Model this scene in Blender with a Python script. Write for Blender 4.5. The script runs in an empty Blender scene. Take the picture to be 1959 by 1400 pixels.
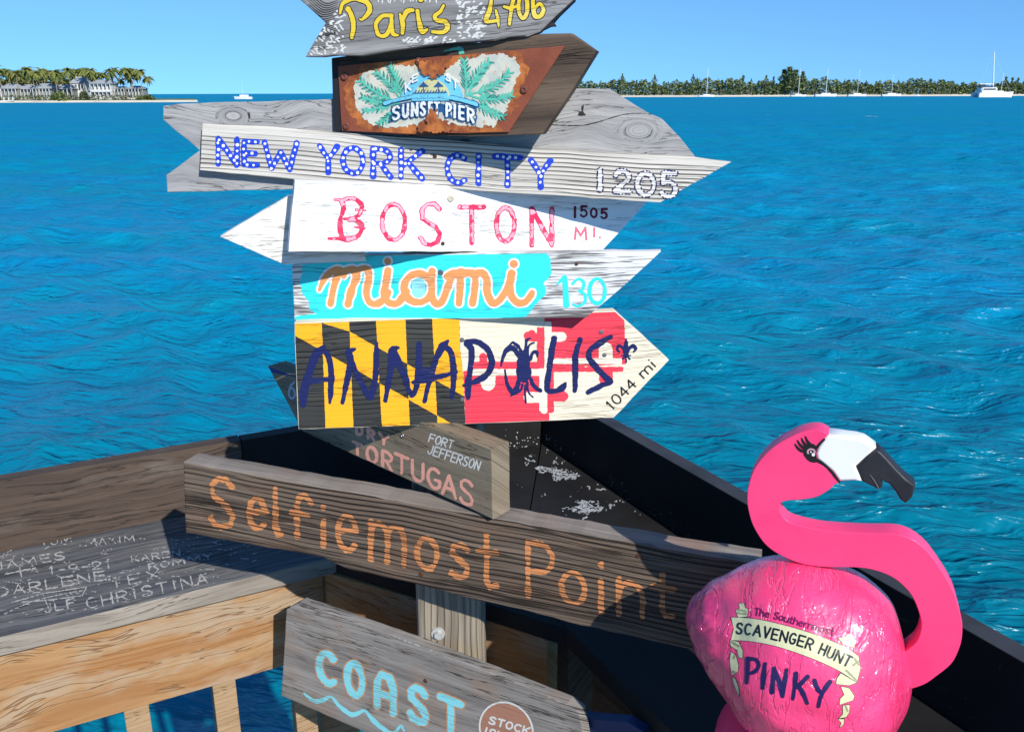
import bpy, bmesh, math, random
import numpy as np
from mathutils import Vector, Matrix, noise as mnoise
from mathutils.bvhtree import BVHTree

scene = bpy.context.scene
COL = scene.collection
R = math.radians

# ------------------------------------------------------------------ camera, sky, sun, exposure
ZC = 4.05                       # eye height above the water
FPX = 1700.0; W0, H0 = 1959, 1400
PITCH = R(17.07); ROLL = R(0.18)
FW = Vector((0, math.cos(PITCH), -math.sin(PITCH)))
U0 = Vector((0, math.sin(PITCH), math.cos(PITCH))); R0 = Vector((1, 0, 0))
RT = R0 * math.cos(ROLL) - U0 * math.sin(ROLL)
UP = U0 * math.cos(ROLL) + R0 * math.sin(ROLL)
CAM = Vector((0, 0, ZC))
cam_d = bpy.data.cameras.new("camera"); cam = bpy.data.objects.new("camera", cam_d); COL.objects.link(cam)
m = Matrix((RT, UP, -FW)).transposed().to_4x4(); m.translation = CAM
cam.matrix_world = m
cam_d.sensor_width = 36; cam_d.lens = FPX / W0 * 36
cam_d.clip_start = 0.05; cam_d.clip_end = 60000
scene.camera = cam

SUN_AZ = R(29.5); SUN_EL = R(34)   # azimuth measured from straight behind the camera towards the right
to_sun = Vector((math.sin(SUN_AZ) * math.cos(SUN_EL), -math.cos(SUN_AZ) * math.cos(SUN_EL), math.sin(SUN_EL)))
world = bpy.data.worlds.new("World"); scene.world = world; world.use_nodes = True
wn = world.node_tree; wn.nodes.clear()
sky = wn.nodes.new('ShaderNodeTexSky'); sky.sky_type = 'NISHITA'; sky.sun_disc = False
sky.sun_elevation = SUN_EL
sky.sun_rotation = math.atan2(to_sun.x, to_sun.y)
sky.altitude = 0; sky.air_density = 1.0; sky.dust_density = 0.0; sky.ozone_density = 4.0
tcw = wn.nodes.new('ShaderNodeTexCoord'); vadd = wn.nodes.new('ShaderNodeVectorMath'); vadd.operation = 'ADD'; vadd.inputs[1].default_value = (0, 0, .17)
vnm = wn.nodes.new('ShaderNodeVectorMath'); vnm.operation = 'NORMALIZE'
wn.links.new(tcw.outputs['Generated'], vadd.inputs[0]); wn.links.new(vadd.outputs[0], vnm.inputs[0]); wn.links.new(vnm.outputs[0], sky.inputs['Vector'])
hs = wn.nodes.new('ShaderNodeHueSaturation'); hs.inputs['Saturation'].default_value = 1.0
tint = wn.nodes.new('ShaderNodeMix'); tint.data_type = 'RGBA'; tint.blend_type = 'MULTIPLY'; tint.inputs[0].default_value = 1; tint.inputs[7].default_value = (.60, .92, 1.10, 1)
bg = wn.nodes.new('ShaderNodeBackground'); bg.inputs['Strength'].default_value = 0.138
wo = wn.nodes.new('ShaderNodeOutputWorld')
wn.links.new(sky.outputs[0], hs.inputs['Color']); wn.links.new(hs.outputs[0], tint.inputs[6]); wn.links.new(tint.outputs[2], bg.inputs['Color']); wn.links.new(bg.outputs[0], wo.inputs[0])
sun_d = bpy.data.lights.new("sun", 'SUN'); sun_d.energy = 4.6; sun_d.angle = R(0.53); sun_d.color = (1.0, 0.955, 0.88)
sun = bpy.data.objects.new("sun", sun_d); COL.objects.link(sun)
sun.rotation_euler = to_sun.to_track_quat('Z', 'Y').to_euler(); sun.location = (3, -3, 12)
scene.view_settings.view_transform = 'Standard'; scene.view_settings.look = 'None'
scene.view_settings.exposure = 0.3; scene.view_settings.gamma = 1; scene.view_settings.use_curve_mapping = False
scene.cycles.max_bounces = 6

# ------------------------------------------------------------------ tags and small helpers
def tag(o, label=None, cat=None, group=None, kind=None):
    if label: o['label'] = label
    if cat: o['category'] = cat
    if group: o['group'] = group
    if kind: o['kind'] = kind
    return o
def empty(name, loc, label, cat, group=None, mat=None):
    o = bpy.data.objects.new(name, None); COL.objects.link(o); o.empty_display_size = .05
    if mat is not None: o.matrix_world = mat
    else: o.location = loc
    return tag(o, label, cat, group)
def mesh_obj(name, verts, faces, mat, parent=None, smooth=False, label=None):
    me = bpy.data.meshes.new(name); me.from_pydata([tuple(v) for v in verts], [], faces); me.update()
    if mat: me.materials.append(mat)
    if smooth: me.polygons.foreach_set('use_smooth', [True] * len(me.polygons))
    o = bpy.data.objects.new(name, me); COL.objects.link(o)
    if parent: o.parent = parent
    if label: o['label'] = label
    return o
def bm_obj(name, bm, mat, parent=None, smooth=False, label=None):
    me = bpy.data.meshes.new(name); bm.to_mesh(me); bm.free()
    for k in (mat if isinstance(mat, (list, tuple)) else [mat]): me.materials.append(k)
    if smooth: me.polygons.foreach_set('use_smooth', [True] * len(me.polygons))
    o = bpy.data.objects.new(name, me); COL.objects.link(o)
    if parent: o.parent = parent
    if label: o['label'] = label
    return o
def copy_tree(o, parent=None):
    c = o.copy(); COL.objects.link(c)
    if parent: c.parent = parent
    for ch in o.children: copy_tree(ch, c)
    return c

# ------------------------------------------------------------------ rays of the survey and planes in the place
def ray(px, py):
    return RT * ((px - W0 / 2) / FPX) + UP * ((H0 / 2 - py) / FPX) + FW
class Plane:
    """origin on the plane, x axis, z axis in the plane, y axis pointing into the thing (away from the viewer)"""
    def __init__(s, point, normal, xdir):
        n = Vector(normal).normalized(); s.n = n; s.p = Vector(point)
        ex = Vector(xdir); ex = (ex - n * ex.dot(n)).normalized()
        ey = -n; ez = ex.cross(ey)
        s.ex, s.ey, s.ez = ex, ey, ez
        s.M = Matrix((ex, ey, ez)).transposed().to_4x4(); s.M.translation = s.p
        s.k = n.dot(s.p - CAM)
    def at(s, px, py):
        d = ray(px, py); return CAM + d * (s.k / s.n.dot(d))
    def loc(s, px, py):
        v = s.at(px, py) - s.p; return v.dot(s.ex), v.dot(s.ez)
    def loc_np(s, X, Y):
        u = (X - W0 / 2) / FPX; v = (H0 / 2 - Y) / FPX
        D = [RT[i] * u + UP[i] * v + FW[i] for i in range(3)]
        t = s.k / (s.n[0] * D[0] + s.n[1] * D[1] + s.n[2] * D[2])
        c = CAM - s.p
        V = [D[i] * t + c[i] for i in range(3)]
        return (V[0] * s.ex[0] + V[1] * s.ex[1] + V[2] * s.ex[2], V[0] * s.ez[0] + V[1] * s.ez[1] + V[2] * s.ez[2])
XP, YP = -.110, 1.36            # post axis x, post front y
def board_plane(yaw, off, pl, pr, lean=0):
    """vertical plane through the post axis, turned by yaw (right end further away for yaw>0), off metres in front of the post"""
    a = R(yaw); n = Vector((math.sin(a), -math.cos(a), math.tan(R(lean)))).normalized()
    off *= 1.17
    P = Plane((XP, YP - off, ZC - .3), n, (1, 0, 0))
    A = P.at(*pl); B = P.at(*pr)
    return Plane((A + B) / 2, n, B - A)

# ------------------------------------------------------------------ node helpers
class NT:
    def __init__(s, mat):
        s.m = mat; mat.use_nodes = True; s.t = mat.node_tree
        s.b = s.t.nodes['Principled BSDF']
    def n(s, typ, **kw):
        o = s.t.nodes.new(typ)
        for k, v in kw.items(): setattr(o, k, v)
        return o
    def l(s, a, b): s.t.links.new(a, b)
    def sock(s, v, inp):
        if hasattr(v, 'links'): s.l(v, inp)
        else:
            if isinstance(v, (tuple, list)) and len(v) == 3 and inp.type == 'RGBA': v = (*v, 1)
            inp.default_value = v
    def math(s, op, a, b=0.0, c=None, clamp=False):
        o = s.n('ShaderNodeMath', operation=op, use_clamp=clamp); s.sock(a, o.inputs[0]); s.sock(b, o.inputs[1])
        if c is not None: s.sock(c, o.inputs[2])
        return o.outputs[0]
    def mix(s, f, a, b, mode='MIX'):
        o = s.n('ShaderNodeMix', data_type='RGBA', blend_type=mode); s.sock(f, o.inputs[0]); s.sock(a, o.inputs[6]); s.sock(b, o.inputs[7]); return o.outputs[2]
    def noise(s, vec, scale=1.0, detail=3, rough=.55, dist=0.0):
        o = s.n('ShaderNodeTexNoise'); s.sock(vec, o.inputs['Vector']); o.inputs['Scale'].default_value = scale
        o.inputs['Detail'].default_value = detail; o.inputs['Roughness'].default_value = rough; o.inputs['Distortion'].default_value = dist
        return o.outputs[0]
    def ramp(s, v, lo, hi):
        o = s.n('ShaderNodeMapRange', interpolation_type='SMOOTHSTEP'); s.sock(v, o.inputs[0])
        o.inputs[1].default_value = lo; o.inputs[2].default_value = hi; return o.outputs[0]
    def comb(s, x, y, z):
        o = s.n('ShaderNodeCombineXYZ'); s.sock(x, o.inputs[0]); s.sock(y, o.inputs[1]); s.sock(z, o.inputs[2]); return o.outputs[0]
    def sep(s, v):
        o = s.n('ShaderNodeSeparateXYZ'); s.l(v, o.inputs[0]); return o.outputs
    def vmul(s, v, k):
        o = s.n('ShaderNodeVectorMath', operation='MULTIPLY'); s.sock(v, o.inputs[0]); o.inputs[1].default_value = k; return o.outputs[0]
    def bump(s, h, strength=.5, dist=.002, nrm=None):
        o = s.n('ShaderNodeBump'); s.sock(h, o.inputs['Height']); o.inputs['Strength'].default_value = strength; o.inputs['Distance'].default_value = dist
        if nrm is not None: s.l(nrm, o.inputs['Normal'])
        return o.outputs[0]

def grain(N, seed=0, pitch=0, pw=.35, crack=.5, warp=.006, kx=2.2, kz=70, knots=(), gate2=(.32, .6)):
    """wood figure in object space, x along the board: returns streak, fibre, crack, groove (0..1 masks)"""
    tc = N.n('ShaderNodeTexCoord').outputs['Object']
    x, y, z = N.sep(tc)
    w = N.noise(N.comb(N.math('MULTIPLY', x, 4.0), N.math('ADD', y, seed * 3.1), N.math('MULTIPLY', z, 7.0)), 1, 2)
    across = N.math('ADD', z, N.math('MULTIPLY', N.math('SUBTRACT', w, .5), warp * 4))
    across = N.math('ADD', across, N.math('MULTIPLY', y, .8))
    kmask = None
    for (kx0, kz0, kr) in knots:
        dx = N.math('MULTIPLY', N.math('SUBTRACT', x, kx0), .55); dz = N.math('SUBTRACT', z, kz0)
        d = N.math('SQRT', N.math('ADD', N.math('MULTIPLY', dx, dx), N.math('MULTIPLY', dz, dz)))
        msk = N.math('SUBTRACT', 1.0, N.ramp(d, kr * .45, kr * 1.5))
        o = N.n('ShaderNodeMix', data_type='FLOAT'); N.l(msk, o.inputs[0]); N.l(across, o.inputs[2]); N.l(N.math('MULTIPLY', d, 1.3), o.inputs[3])
        across = o.outputs[0]
        kmask = msk if kmask is None else N.math('MAXIMUM', kmask, msk)
    if kmask is not None: xx = N.math('MULTIPLY', x, N.math('SUBTRACT', 1.0, N.math('MULTIPLY', kmask, .97)))
    else: xx = x
    def v(ax, az, o): return N.comb(N.math('MULTIPLY', xx, ax), seed * 1.7 + o, N.math('MULTIPLY', across, az))
    streak = N.noise(v(kx, kz, 0), 1, 4, .6)
    fibre = N.noise(v(kx * 9, kz * 9, 3), 1, 2, .6)
    cn = N.noise(v(kx * 2.6, kz * 1.9, 7), 1, 3, .55)
    crackm = N.ramp(N.math('ABSOLUTE', N.math('SUBTRACT', cn, .5)), .035 * crack, .004)
    gate = N.ramp(N.noise(v(kx * 2, kz * .35, 11), 1, 2), .45, .6)
    crackm = N.math('MULTIPLY', crackm, gate)
    if pitch:
        s = N.math('SINE', N.math('MULTIPLY', N.math('ADD', across, N.math('MULTIPLY', N.math('SUBTRACT', streak, .5), pitch * .7)), 2 * math.pi / pitch))
        wv = N.noise(v(kx * 2, kz * .8, 17), 1, 2)
        groove = N.math('MULTIPLY', N.ramp(s, 1 - pw * 2, 1.0), N.ramp(wv, *gate2))
    else: groove = None
    blot = N.noise(N.comb(N.math('MULTIPLY', x, 9), seed, N.math('MULTIPLY', z, 14)), 1, 3)
    return streak, fibre, crackm, groove, blot, tc
MATS = {}
def wood(name, light, dark, gcol=(.02, .018, .015), groove_amt=1.0, rough=.85, bumpd=.0022, blotc=None, spec=.25, **kw):
    if name in MATS: return MATS[name]
    mt = bpy.data.materials.new(name); MATS[name] = mt; N = NT(mt)
    st, fb, cr, gr, bl, tc = grain(N, **kw)
    c = N.mix(N.ramp(st, .3, .72), dark, light)
    if blotc: c = N.mix(N.math('MULTIPLY', N.ramp(bl, .48, .75), .75), c, blotc)
    c = N.mix(N.math('MULTIPLY', N.ramp(fb, .5, .8), .45), c, tuple(v * .42 for v in dark))
    c = N.mix(N.math('MULTIPLY', N.ramp(fb, .5, .2), .25), c, tuple(min(.85, v * 1.35) for v in light))
    h = N.math('ADD', N.math('MULTIPLY', st, .35), N.math('MULTIPLY', fb, .25))
    msk = cr
    if gr is not None: msk = N.math('MAXIMUM', cr, N.math('MULTIPLY', gr, groove_amt), clamp=True)
    c = N.mix(N.math('MULTIPLY', msk, .85), c, gcol)
    h = N.math('SUBTRACT', h, N.math('MULTIPLY', msk, .8))
    N.l(c, N.b.inputs['Base Color']); N.b.inputs['Roughness'].default_value = rough; N.b.inputs['Specular IOR Level'].default_value = spec
    N.l(N.bump(h, .9, bumpd), N.b.inputs['Normal'])
    return mt
def paint(name, col, under=(.05, .04, .035), wear=.8, rough=.55, vary=.2, fibre=.0, lighten=None, groove_amt=1.0, bumpd=.0015, worn=0.0, spec=.35, **kw):
    """paint on the same figure as the board below it, so the grooves show through it"""
    if name in MATS: return MATS[name]
    mt = bpy.data.materials.new(name); MATS[name] = mt; N = NT(mt)
    st, fb, cr, gr, bl, tc = grain(N, **kw)
    c = N.mix(N.math('MULTIPLY', N.ramp(bl, .4, .7), vary), col, tuple(v * .62 for v in col))
    if lighten: c = N.mix(N.math('MULTIPLY', N.ramp(st, .5, .75), .6), c, lighten)
    msk = cr
    if gr is not None: msk = N.math('MAXIMUM', cr, N.math('MULTIPLY', gr, groove_amt), clamp=True)
    if worn: msk = N.math('MAXIMUM', msk, N.ramp(N.math('ADD', fb, N.math('MULTIPLY', bl, .6)), 1.06 - worn * .35, 1.12 - worn * .3), clamp=True)
    c = N.mix(N.math('MULTIPLY', msk, wear), c, under)
    N.l(c, N.b.inputs['Base Color']); N.b.inputs['Roughness'].default_value = rough; N.b.inputs['Specular IOR Level'].default_value = spec
    h = N.math('SUBTRACT', N.math('ADD', N.math('MULTIPLY', st, .2), N.math('MULTIPLY', fb, .15)), N.math('MULTIPLY', msk, .8))
    N.l(N.bump(h, .8, bumpd), N.b.inputs['Normal'])
    return mt
def plain(name, col, rough=.6, metal=0, var=.15, vs=8.0, spec=.4, bumpd=0, bs=60, coat=0):
    if name in MATS: return MATS[name]
    mt = bpy.data.materials.new(name); MATS[name] = mt; N = NT(mt)
    tc = N.n('ShaderNodeTexCoord').outputs['Object']
    nz = N.noise(tc, vs, 4)
    c = N.mix(N.math('MULTIPLY', N.ramp(nz, .35, .7), var * 2, clamp=True), col, tuple(v * .6 for v in col))
    N.l(c, N.b.inputs['Base Color']); N.b.inputs['Roughness'].default_value = rough; N.b.inputs['Metallic'].default_value = metal
    N.b.inputs['Specular IOR Level'].default_value = spec; N.b.inputs['Coat Weight'].default_value = coat; N.b.inputs['Coat Roughness'].default_value = .05
    if bumpd: N.l(N.bump(N.noise(tc, bs, 3), .6, bumpd), N.b.inputs['Normal'])
    return mt

# ------------------------------------------------------------------ painted shapes: distance fields turned into thin sheets of real paint
def vnoise(X, Y, s, seed=0):
    X = X / s; Y = Y / s; xi = np.floor(X).astype(int); yi = np.floor(Y).astype(int); xf = X - xi; yf = Y - yi
    def h(a, b):
        v = np.sin(a * 127.1 + b * 311.7 + seed * 74.7) * 43758.5453; return v - np.floor(v)
    sx = xf * xf * (3 - 2 * xf); sy = yf * yf * (3 - 2 * yf)
    return (h(xi, yi) * (1 - sx) + h(xi + 1, yi) * sx) * (1 - sy) + (h(xi, yi + 1) * (1 - sx) + h(xi + 1, yi + 1) * sx) * sy
def catmull(pts, n=6):
    if len(pts) < 3: return list(pts)
    P = [pts[0]] + list(pts) + [pts[-1]]; out = []
    for i in range(1, len(P) - 2):
        p0, p1, p2, p3 = [np.array(q, float) for q in P[i - 1:i + 3]]
        for k in range(n):
            t = k / n
            out.append(tuple(.5 * ((2 * p1) + (-p0 + p2) * t + (2 * p0 - 5 * p1 + 4 * p2 - p3) * t * t + (-p0 + 3 * p1 - 3 * p2 + p3) * t ** 3)))
    out.append(tuple(map(float, pts[-1]))); return out
class Field:
    def __init__(s, x0, y0, x1, y1, step=1.2):
        s.x0, s.y0, s.step = x0, y0, step
        s.nx = int((x1 - x0) / step) + 2; s.ny = int((y1 - y0) / step) + 2
        s.xs = x0 + np.arange(s.nx) * step; s.ys = y0 + np.arange(s.ny) * step
        s.X, s.Y = np.meshgrid(s.xs, s.ys); s.F = np.full(s.X.shape, 1e3)
    def _win(s, xa, ya, xb, yb):
        i0 = max(0, int((xa - s.x0) / s.step)); i1 = min(s.nx, int((xb - s.x0) / s.step) + 2)
        j0 = max(0, int((ya - s.y0) / s.step)); j1 = min(s.ny, int((yb - s.y0) / s.step) + 2)
        return slice(j0, max(j0, j1)), slice(i0, max(i0, i1))
    def seg(s, a, b, ra, rb=None, pad=10):
        rb = ra if rb is None else rb; r = max(ra, rb) + pad
        w = s._win(min(a[0], b[0]) - r, min(a[1], b[1]) - r, max(a[0], b[0]) + r, max(a[1], b[1]) + r)
        X = s.X[w]; Y = s.Y[w]
        if X.size == 0: return
        dx, dy = b[0] - a[0], b[1] - a[1]; L = dx * dx + dy * dy + 1e-9
        t = np.clip(((X - a[0]) * dx + (Y - a[1]) * dy) / L, 0, 1)
        d = np.hypot(X - a[0] - t * dx, Y - a[1] - t * dy) - (ra + (rb - ra) * t)
        s.F[w] = np.minimum(s.F[w], d)
    def stroke(s, pts, r, smooth=True):
        """pts may hold (x, y) or (x, y, radius)"""
        rr = [(p[2] if len(p) > 2 else r) for p in pts]; q = [(p[0], p[1], w) for p, w in zip(pts, rr)]
        if not smooth:
            q2 = []
            for u, v in zip(q[:-1], q[1:]):
                n = max(1, int(math.dist(u[:2], v[:2]) / 7)); q2 += [tuple(u[i] + (v[i] - u[i]) * k / n for i in range(3)) for k in range(n)]
            q = q2 + [q[-1]]
        else: q = catmull(q)
        if r > 2: q = [(x, y, w * (.93 + .3 * (float(vnoise(np.float64(x), np.float64(y), 13.0, 2)) - .5) + .12 * (float(vnoise(np.float64(x), np.float64(y), 5.0, 7)) - .5))) for x, y, w in q]
        if len(q) == 1: q = q * 2
        for a, b in zip(q[:-1], q[1:]): s.seg(a, b, max(.3, a[2]), max(.3, b[2]))
        return s
    def disc(s, x, y, r): s.seg((x, y), (x, y), r); return s
    def poly(s, pts):
        n = len(pts); d = np.full(s.X.shape, 1e6); ins = np.zeros(s.X.shape, bool)
        for i in range(n):
            ax, ay = pts[i]; bx, by = pts[(i + 1) % n]; dx, dy = bx - ax, by - ay; L = dx * dx + dy * dy + 1e-9
            t = np.clip(((s.X - ax) * dx + (s.Y - ay) * dy) / L, 0, 1)
            d = np.minimum(d, np.hypot(s.X - ax - t * dx, s.Y - ay - t * dy))
            if ay != by:
                c = ((ay > s.Y) != (by > s.Y)) & (s.X < (bx - ax) * (s.Y - ay) / (by - ay) + ax); ins ^= c
        s.F = np.minimum(s.F, np.where(ins, -d, d)); return s
    def clone(s):
        import copy; o = copy.copy(s); o.F = s.F.copy(); return o
    def grow(s, k): s.F = s.F - k; return s
    def rough(s, amp, scale=4, seed=0, sx=1): s.F = s.F + (vnoise(s.X / sx, s.Y, scale, seed) - .5) * 2 * amp; return s
    def clip(s, other): s.F = np.maximum(s.F, other.F); return s
    def cut(s, other): s.F = np.maximum(s.F, -other.F); return s
    def mesh2d(s, merge=True):
        """marching squares: 2D points (pixels of the survey) and faces"""
        F = s.F; F = np.where(np.abs(F) < 1e-6, 1e-6, F); ins = F < 0
        a = ins[:-1, :-1]; b = ins[:-1, 1:]; c = ins[1:, 1:]; d = ins[1:, :-1]
        full = a & b & c & d; some = (a | b | c | d) & ~full
        vid = {}; V = []
        def key(k, x, y):
            i = vid.get(k)
            if i is None: i = vid[k] = len(V); V.append((x, y))
            return i
        def gv(i, j): return key((i, j, 0), s.xs[i], s.ys[j])
        def ev(i, j, i2, j2):
            f0 = F[j, i]; f1 = F[j2, i2]; t = f0 / (f0 - f1)
            k = (min(i, i2), min(j, j2), 1 if j == j2 else 2)
            return key(k, s.xs[i] + (s.xs[i2] - s.xs[i]) * t, s.ys[j] + (s.ys[j2] - s.ys[j]) * t)
        faces = []
        for j, i in zip(*np.nonzero(some)):
            j = int(j); i = int(i)
            cs = [(i, j), (i + 1, j), (i + 1, j + 1), (i, j + 1)]; out = []
            for q in range(4):
                p0 = cs[q]; p1 = cs[(q + 1) % 4]; i0 = ins[p0[1], p0[0]]; i1 = ins[p1[1], p1[0]]
                if i0: out.append(gv(*p0))
                if i0 != i1: out.append(ev(*p0, *p1))
            if len(out) >= 3: faces.append(out[::-1])
        for j in range(full.shape[0]):
            row = full[j]; i = 0; n = len(row)
            if not row.any(): continue
            while i < n:
                if row[i]:
                    k = i + 1
                    while merge and k < n and row[k] and k - i < 24: k += 1
                    faces.append([gv(i, j + 1), gv(k, j + 1), gv(k, j), gv(i, j)]); i = k
                else: i += 1
        return V, faces
LAYER = 0.00035
def paint_sheet(name, fld, P, mat, parent, layer=1, label=None):
    V, F = fld.mesh2d()
    if not F: return None
    A = np.array(V); lx, lz = P.loc_np(A[:, 0], A[:, 1])
    verts = np.stack([lx, np.full_like(lx, -LAYER * layer), lz], 1)
    o = mesh_obj(name, verts.tolist(), F, mat, parent, label=label)
    if name in ('letter_dots', 'number_dots', 'letter_highlight', 'paint_strokes', 'rust_bloom', 'letter_outline', 'painted_umbrella'): o['kind'] = 'stuff'
    return o

# ------------------------------------------------------------------ stroke letters
def arc(cx, cy, rx, ry, a0, a1, n=12):
    return [(cx + rx * math.cos(R(a0 + (a1 - a0) * k / n)), cy + ry * math.sin(R(a0 + (a1 - a0) * k / n))) for k in range(n + 1)]
GL = {
 'A': [[(0, 0), (.5, 1), (1, 0)], [(.2, .36), (.8, .36)]],
 'B': [[(0, 0), (0, 1)], [(0, 1)] + arc(.45, .76, .45, .24, 90, -90) + [(0, .52)], [(0, .52)] + arc(.5, .26, .5, .26, 90, -90) + [(0, 0)]],
 'C': [arc(.55, .5, .55, .5, 50, 310)],
 'D': [[(0, 0), (0, 1)], [(0, 1)] + arc(.3, .5, .7, .5, 90, -90) + [(0, 0)]],
 'E': [[(1, 1), (0, 1), (0, 0), (1, 0)], [(0, .5), (.85, .5)]],
 'F': [[(1, 1), (0, 1), (0, 0)], [(0, .52), (.8, .52)]],
 'G': [arc(.55, .5, .55, .5, 50, 320) + [(1, .45), (.6, .45)]],
 'H': [[(0, 0), (0, 1)], [(1, 0), (1, 1)], [(0, .5), (1, .5)]],
 'I': [[(.5, 0), (.5, 1)]],
 'J': [[(.9, 1), (.9, .3)] + arc(.5, .3, .4, .3, 0, -170)],
 'K': [[(0, 0), (0, 1)], [(1, 1), (.05, .42)], [(.3, .58), (1, 0)]],
 'L': [[(0, 1), (0, 0), (1, 0)]],
 'M': [[(0, 0), (.08, 1), (.5, .3), (.92, 1), (1, 0)]],
 'N': [[(0, 0), (0, 1), (1, 0), (1, 1)]],
 'O': [arc(.5, .5, .5, .5, 0, 360, 20)],
 'P': [[(0, 0), (0, 1)], [(0, 1)] + arc(.4, .73, .6, .27, 90, -90) + [(0, .46)]],
 'R': [[(0, 0), (0, 1)], [(0, 1)] + arc(.4, .74, .58, .26, 90, -90) + [(0, .48)], [(.4, .48), (1, 0)]],
 'S': [[(.93, .86), (.7, .99), (.35, .99), (.08, .85), (.1, .64), (.4, .53), (.75, .43), (.96, .26), (.85, .06), (.5, -.01), (.2, .02), (.02, .16)]],
 'T': [[(0, 1), (1, 1)], [(.5, 1), (.5, 0)]],
 'U': [[(0, 1), (0, .35)] + arc(.5, .35, .5, .35, 180, 360) + [(1, .35), (1, 1)]],
 'V': [[(0, 1), (.5, 0), (1, 1)]],
 'W': [[(0, 1), (.22, 0), (.5, .62), (.78, 0), (1, 1)]],
 'X': [[(0, 0), (1, 1)], [(0, 1), (1, 0)]],
 'Y': [[(0, 1), (.5, .5), (1, 1)], [(.5, .5), (.5, 0)]],
 '0': [arc(.5, .5, .5, .5, 0, 360, 20)],
 '1': [[(.2, .8), (.55, 1), (.55, 0)]],
 '|': [[(.5, 0), (.5, 1)]],
 '2': [arc(.5, .72, .46, .28, 170, -30, 8) + [(.5, .35), (0, 0), (1, 0)]],
 '3': [arc(.45, .75, .45, .25, 150, -80, 8) + arc(.45, .26, .5, .26, 80, -150, 9)],
 '4': [[(.75, 0), (.7, 1), (0, .35), (1, .35)]],
 '5': [[(.95, 1), (.15, 1), (.1, .55)] + arc(.45, .32, .5, .32, 110, -150, 10)],
 '6': [[(.85, .95), (.35, .75), (.05, .35)] + arc(.5, .3, .46, .3, 180, 520, 14)],
 '9': [arc(.5, .7, .45, .3, 0, 360, 12) + [(.95, .7), (.85, .3), (.5, 0)]],
 '-': [[(0, .45), (1, .45)]], '+': [[(0, .5), (1, .5)], [(.5, 0), (.5, 1)]], '.': [[(.5, 0), (.5, .02)]],
 'a': [arc(.45, .33, .45, .33, 20, 340, 12), [(.93, .68), (.93, .05)]],
 'c': [arc(.5, .33, .5, .33, 50, 310)],
 'e': [[(.05, .36), (.95, .4)] + arc(.5, .34, .46, .34, 10, 320, 12)],
 'f': [[(.3, 0), (.3, .75), (.45, .97), (.75, .99), (.98, .85)], [(0, .55), (.85, .55)]],
 'h': [[(0, 0), (0, 1)], [(0, .4)] + arc(.5, .35, .5, .3, 160, 0, 8) + [(1, 0)]],
 'i': [[(.5, 0), (.5, .62)], [(.5, .92), (.5, .96)]],
 'l': [[(.35, 1), (.4, .2), (.6, .02), (.9, .04)]],
 'm': [[(0, 0), (0, .68)], [(0, .45)] + arc(.25, .45, .25, .2, 170, 0, 6) + [(.5, 0)], [(.5, .45)] + arc(.75, .45, .25, .2, 170, 0, 6) + [(1, 0)]],
 'n': [[(0, 0), (0, .68)], [(0, .4)] + arc(.5, .38, .5, .28, 160, 0, 8) + [(1, 0)]],
 'o': [arc(.5, .33, .5, .33, 0, 360, 16)],
 'r': [[(0, 0), (0, .66)], [(0, .4), (.3, .6), (.8, .66)]],
 's': [[(.9, .57), (.6, .67), (.2, .62), (.12, .48), (.5, .36), (.85, .24), (.85, .08), (.5, 0), (.08, .08)]],
 't': [[(.45, .98), (.45, .12), (.6, .0), (.95, .04)], [(0, .66), (.95, .66)]],
 'u': [[(0, .66), (0, .25)] + arc(.5, .25, .5, .25, 180, 360, 8) + [(1, .66), (1, 0)]],
}
XH = set('aceimnorsu')
def glyph_strokes(ch, xl, yt, xr, yb, slope=0.0, slant=0.0, inset=0.0, full=None):
    """strokes of a letter in a box of survey pixels; slope = dy/dx of the line of writing"""
    xl += inset; xr -= inset; yt += inset; yb -= inset
    k = 1.0 if (full or ch not in XH or ch == 'i') else .68
    out = []
    for st in GL[ch]:
        q = []
        for (x, y) in st:
            v = y / k; X = xl + x * (xr - xl); Yy = yb + (yt - yb) * v
            X2 = X + slant * (yb - Yy); q.append((X2, Yy + slope * (X - (xl + xr) / 2)))
        out.append(q)
    return out
def zmap(ox, oy, s): return lambda x, y: (ox + x / s, oy + y / s)
zA = zmap(540, 0, 3.0609); zB = zmap(290, 160, 3.4368); zC = zmap(840, 160, 3.3776); zD = zmap(400, 340, 3.918); zE = zmap(840, 340, 3.918)
zF = zmap(490, 580, 4.778); zG = zmap(860, 570, 4.452); zH = zmap(320, 800, 2.881); zI = zmap(780, 780, 2.7986); z2 = zmap(1280, 780, 2.2577)
z3 = zmap(1300, 1040, 3.8896); z4 = zmap(1400, 790, 4.516); z5 = zmap(0, 820, 2.4135); z6 = zmap(500, 1080, 2.7986)
def ZL(z, pts): return [(*z(p[0], p[1]), *p[2:]) for p in pts]
def letters(fld, z, lst, r, slope=0.0, slant=0.0, inset=True):
    """lst of (char, xl, yt, xr, yb) in the units of survey z; writes them, returns their strokes"""
    S = []
    for (ch, a, b, c, d) in lst:
        x0, y0 = z(a, b); x1, y1 = z(c, d)
        for q in glyph_strokes(ch, x0, y0, x1, y1, slope, slant, r if inset else 0):
            fld.stroke(q, r, smooth=False); S.append(q)
    return S
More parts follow.
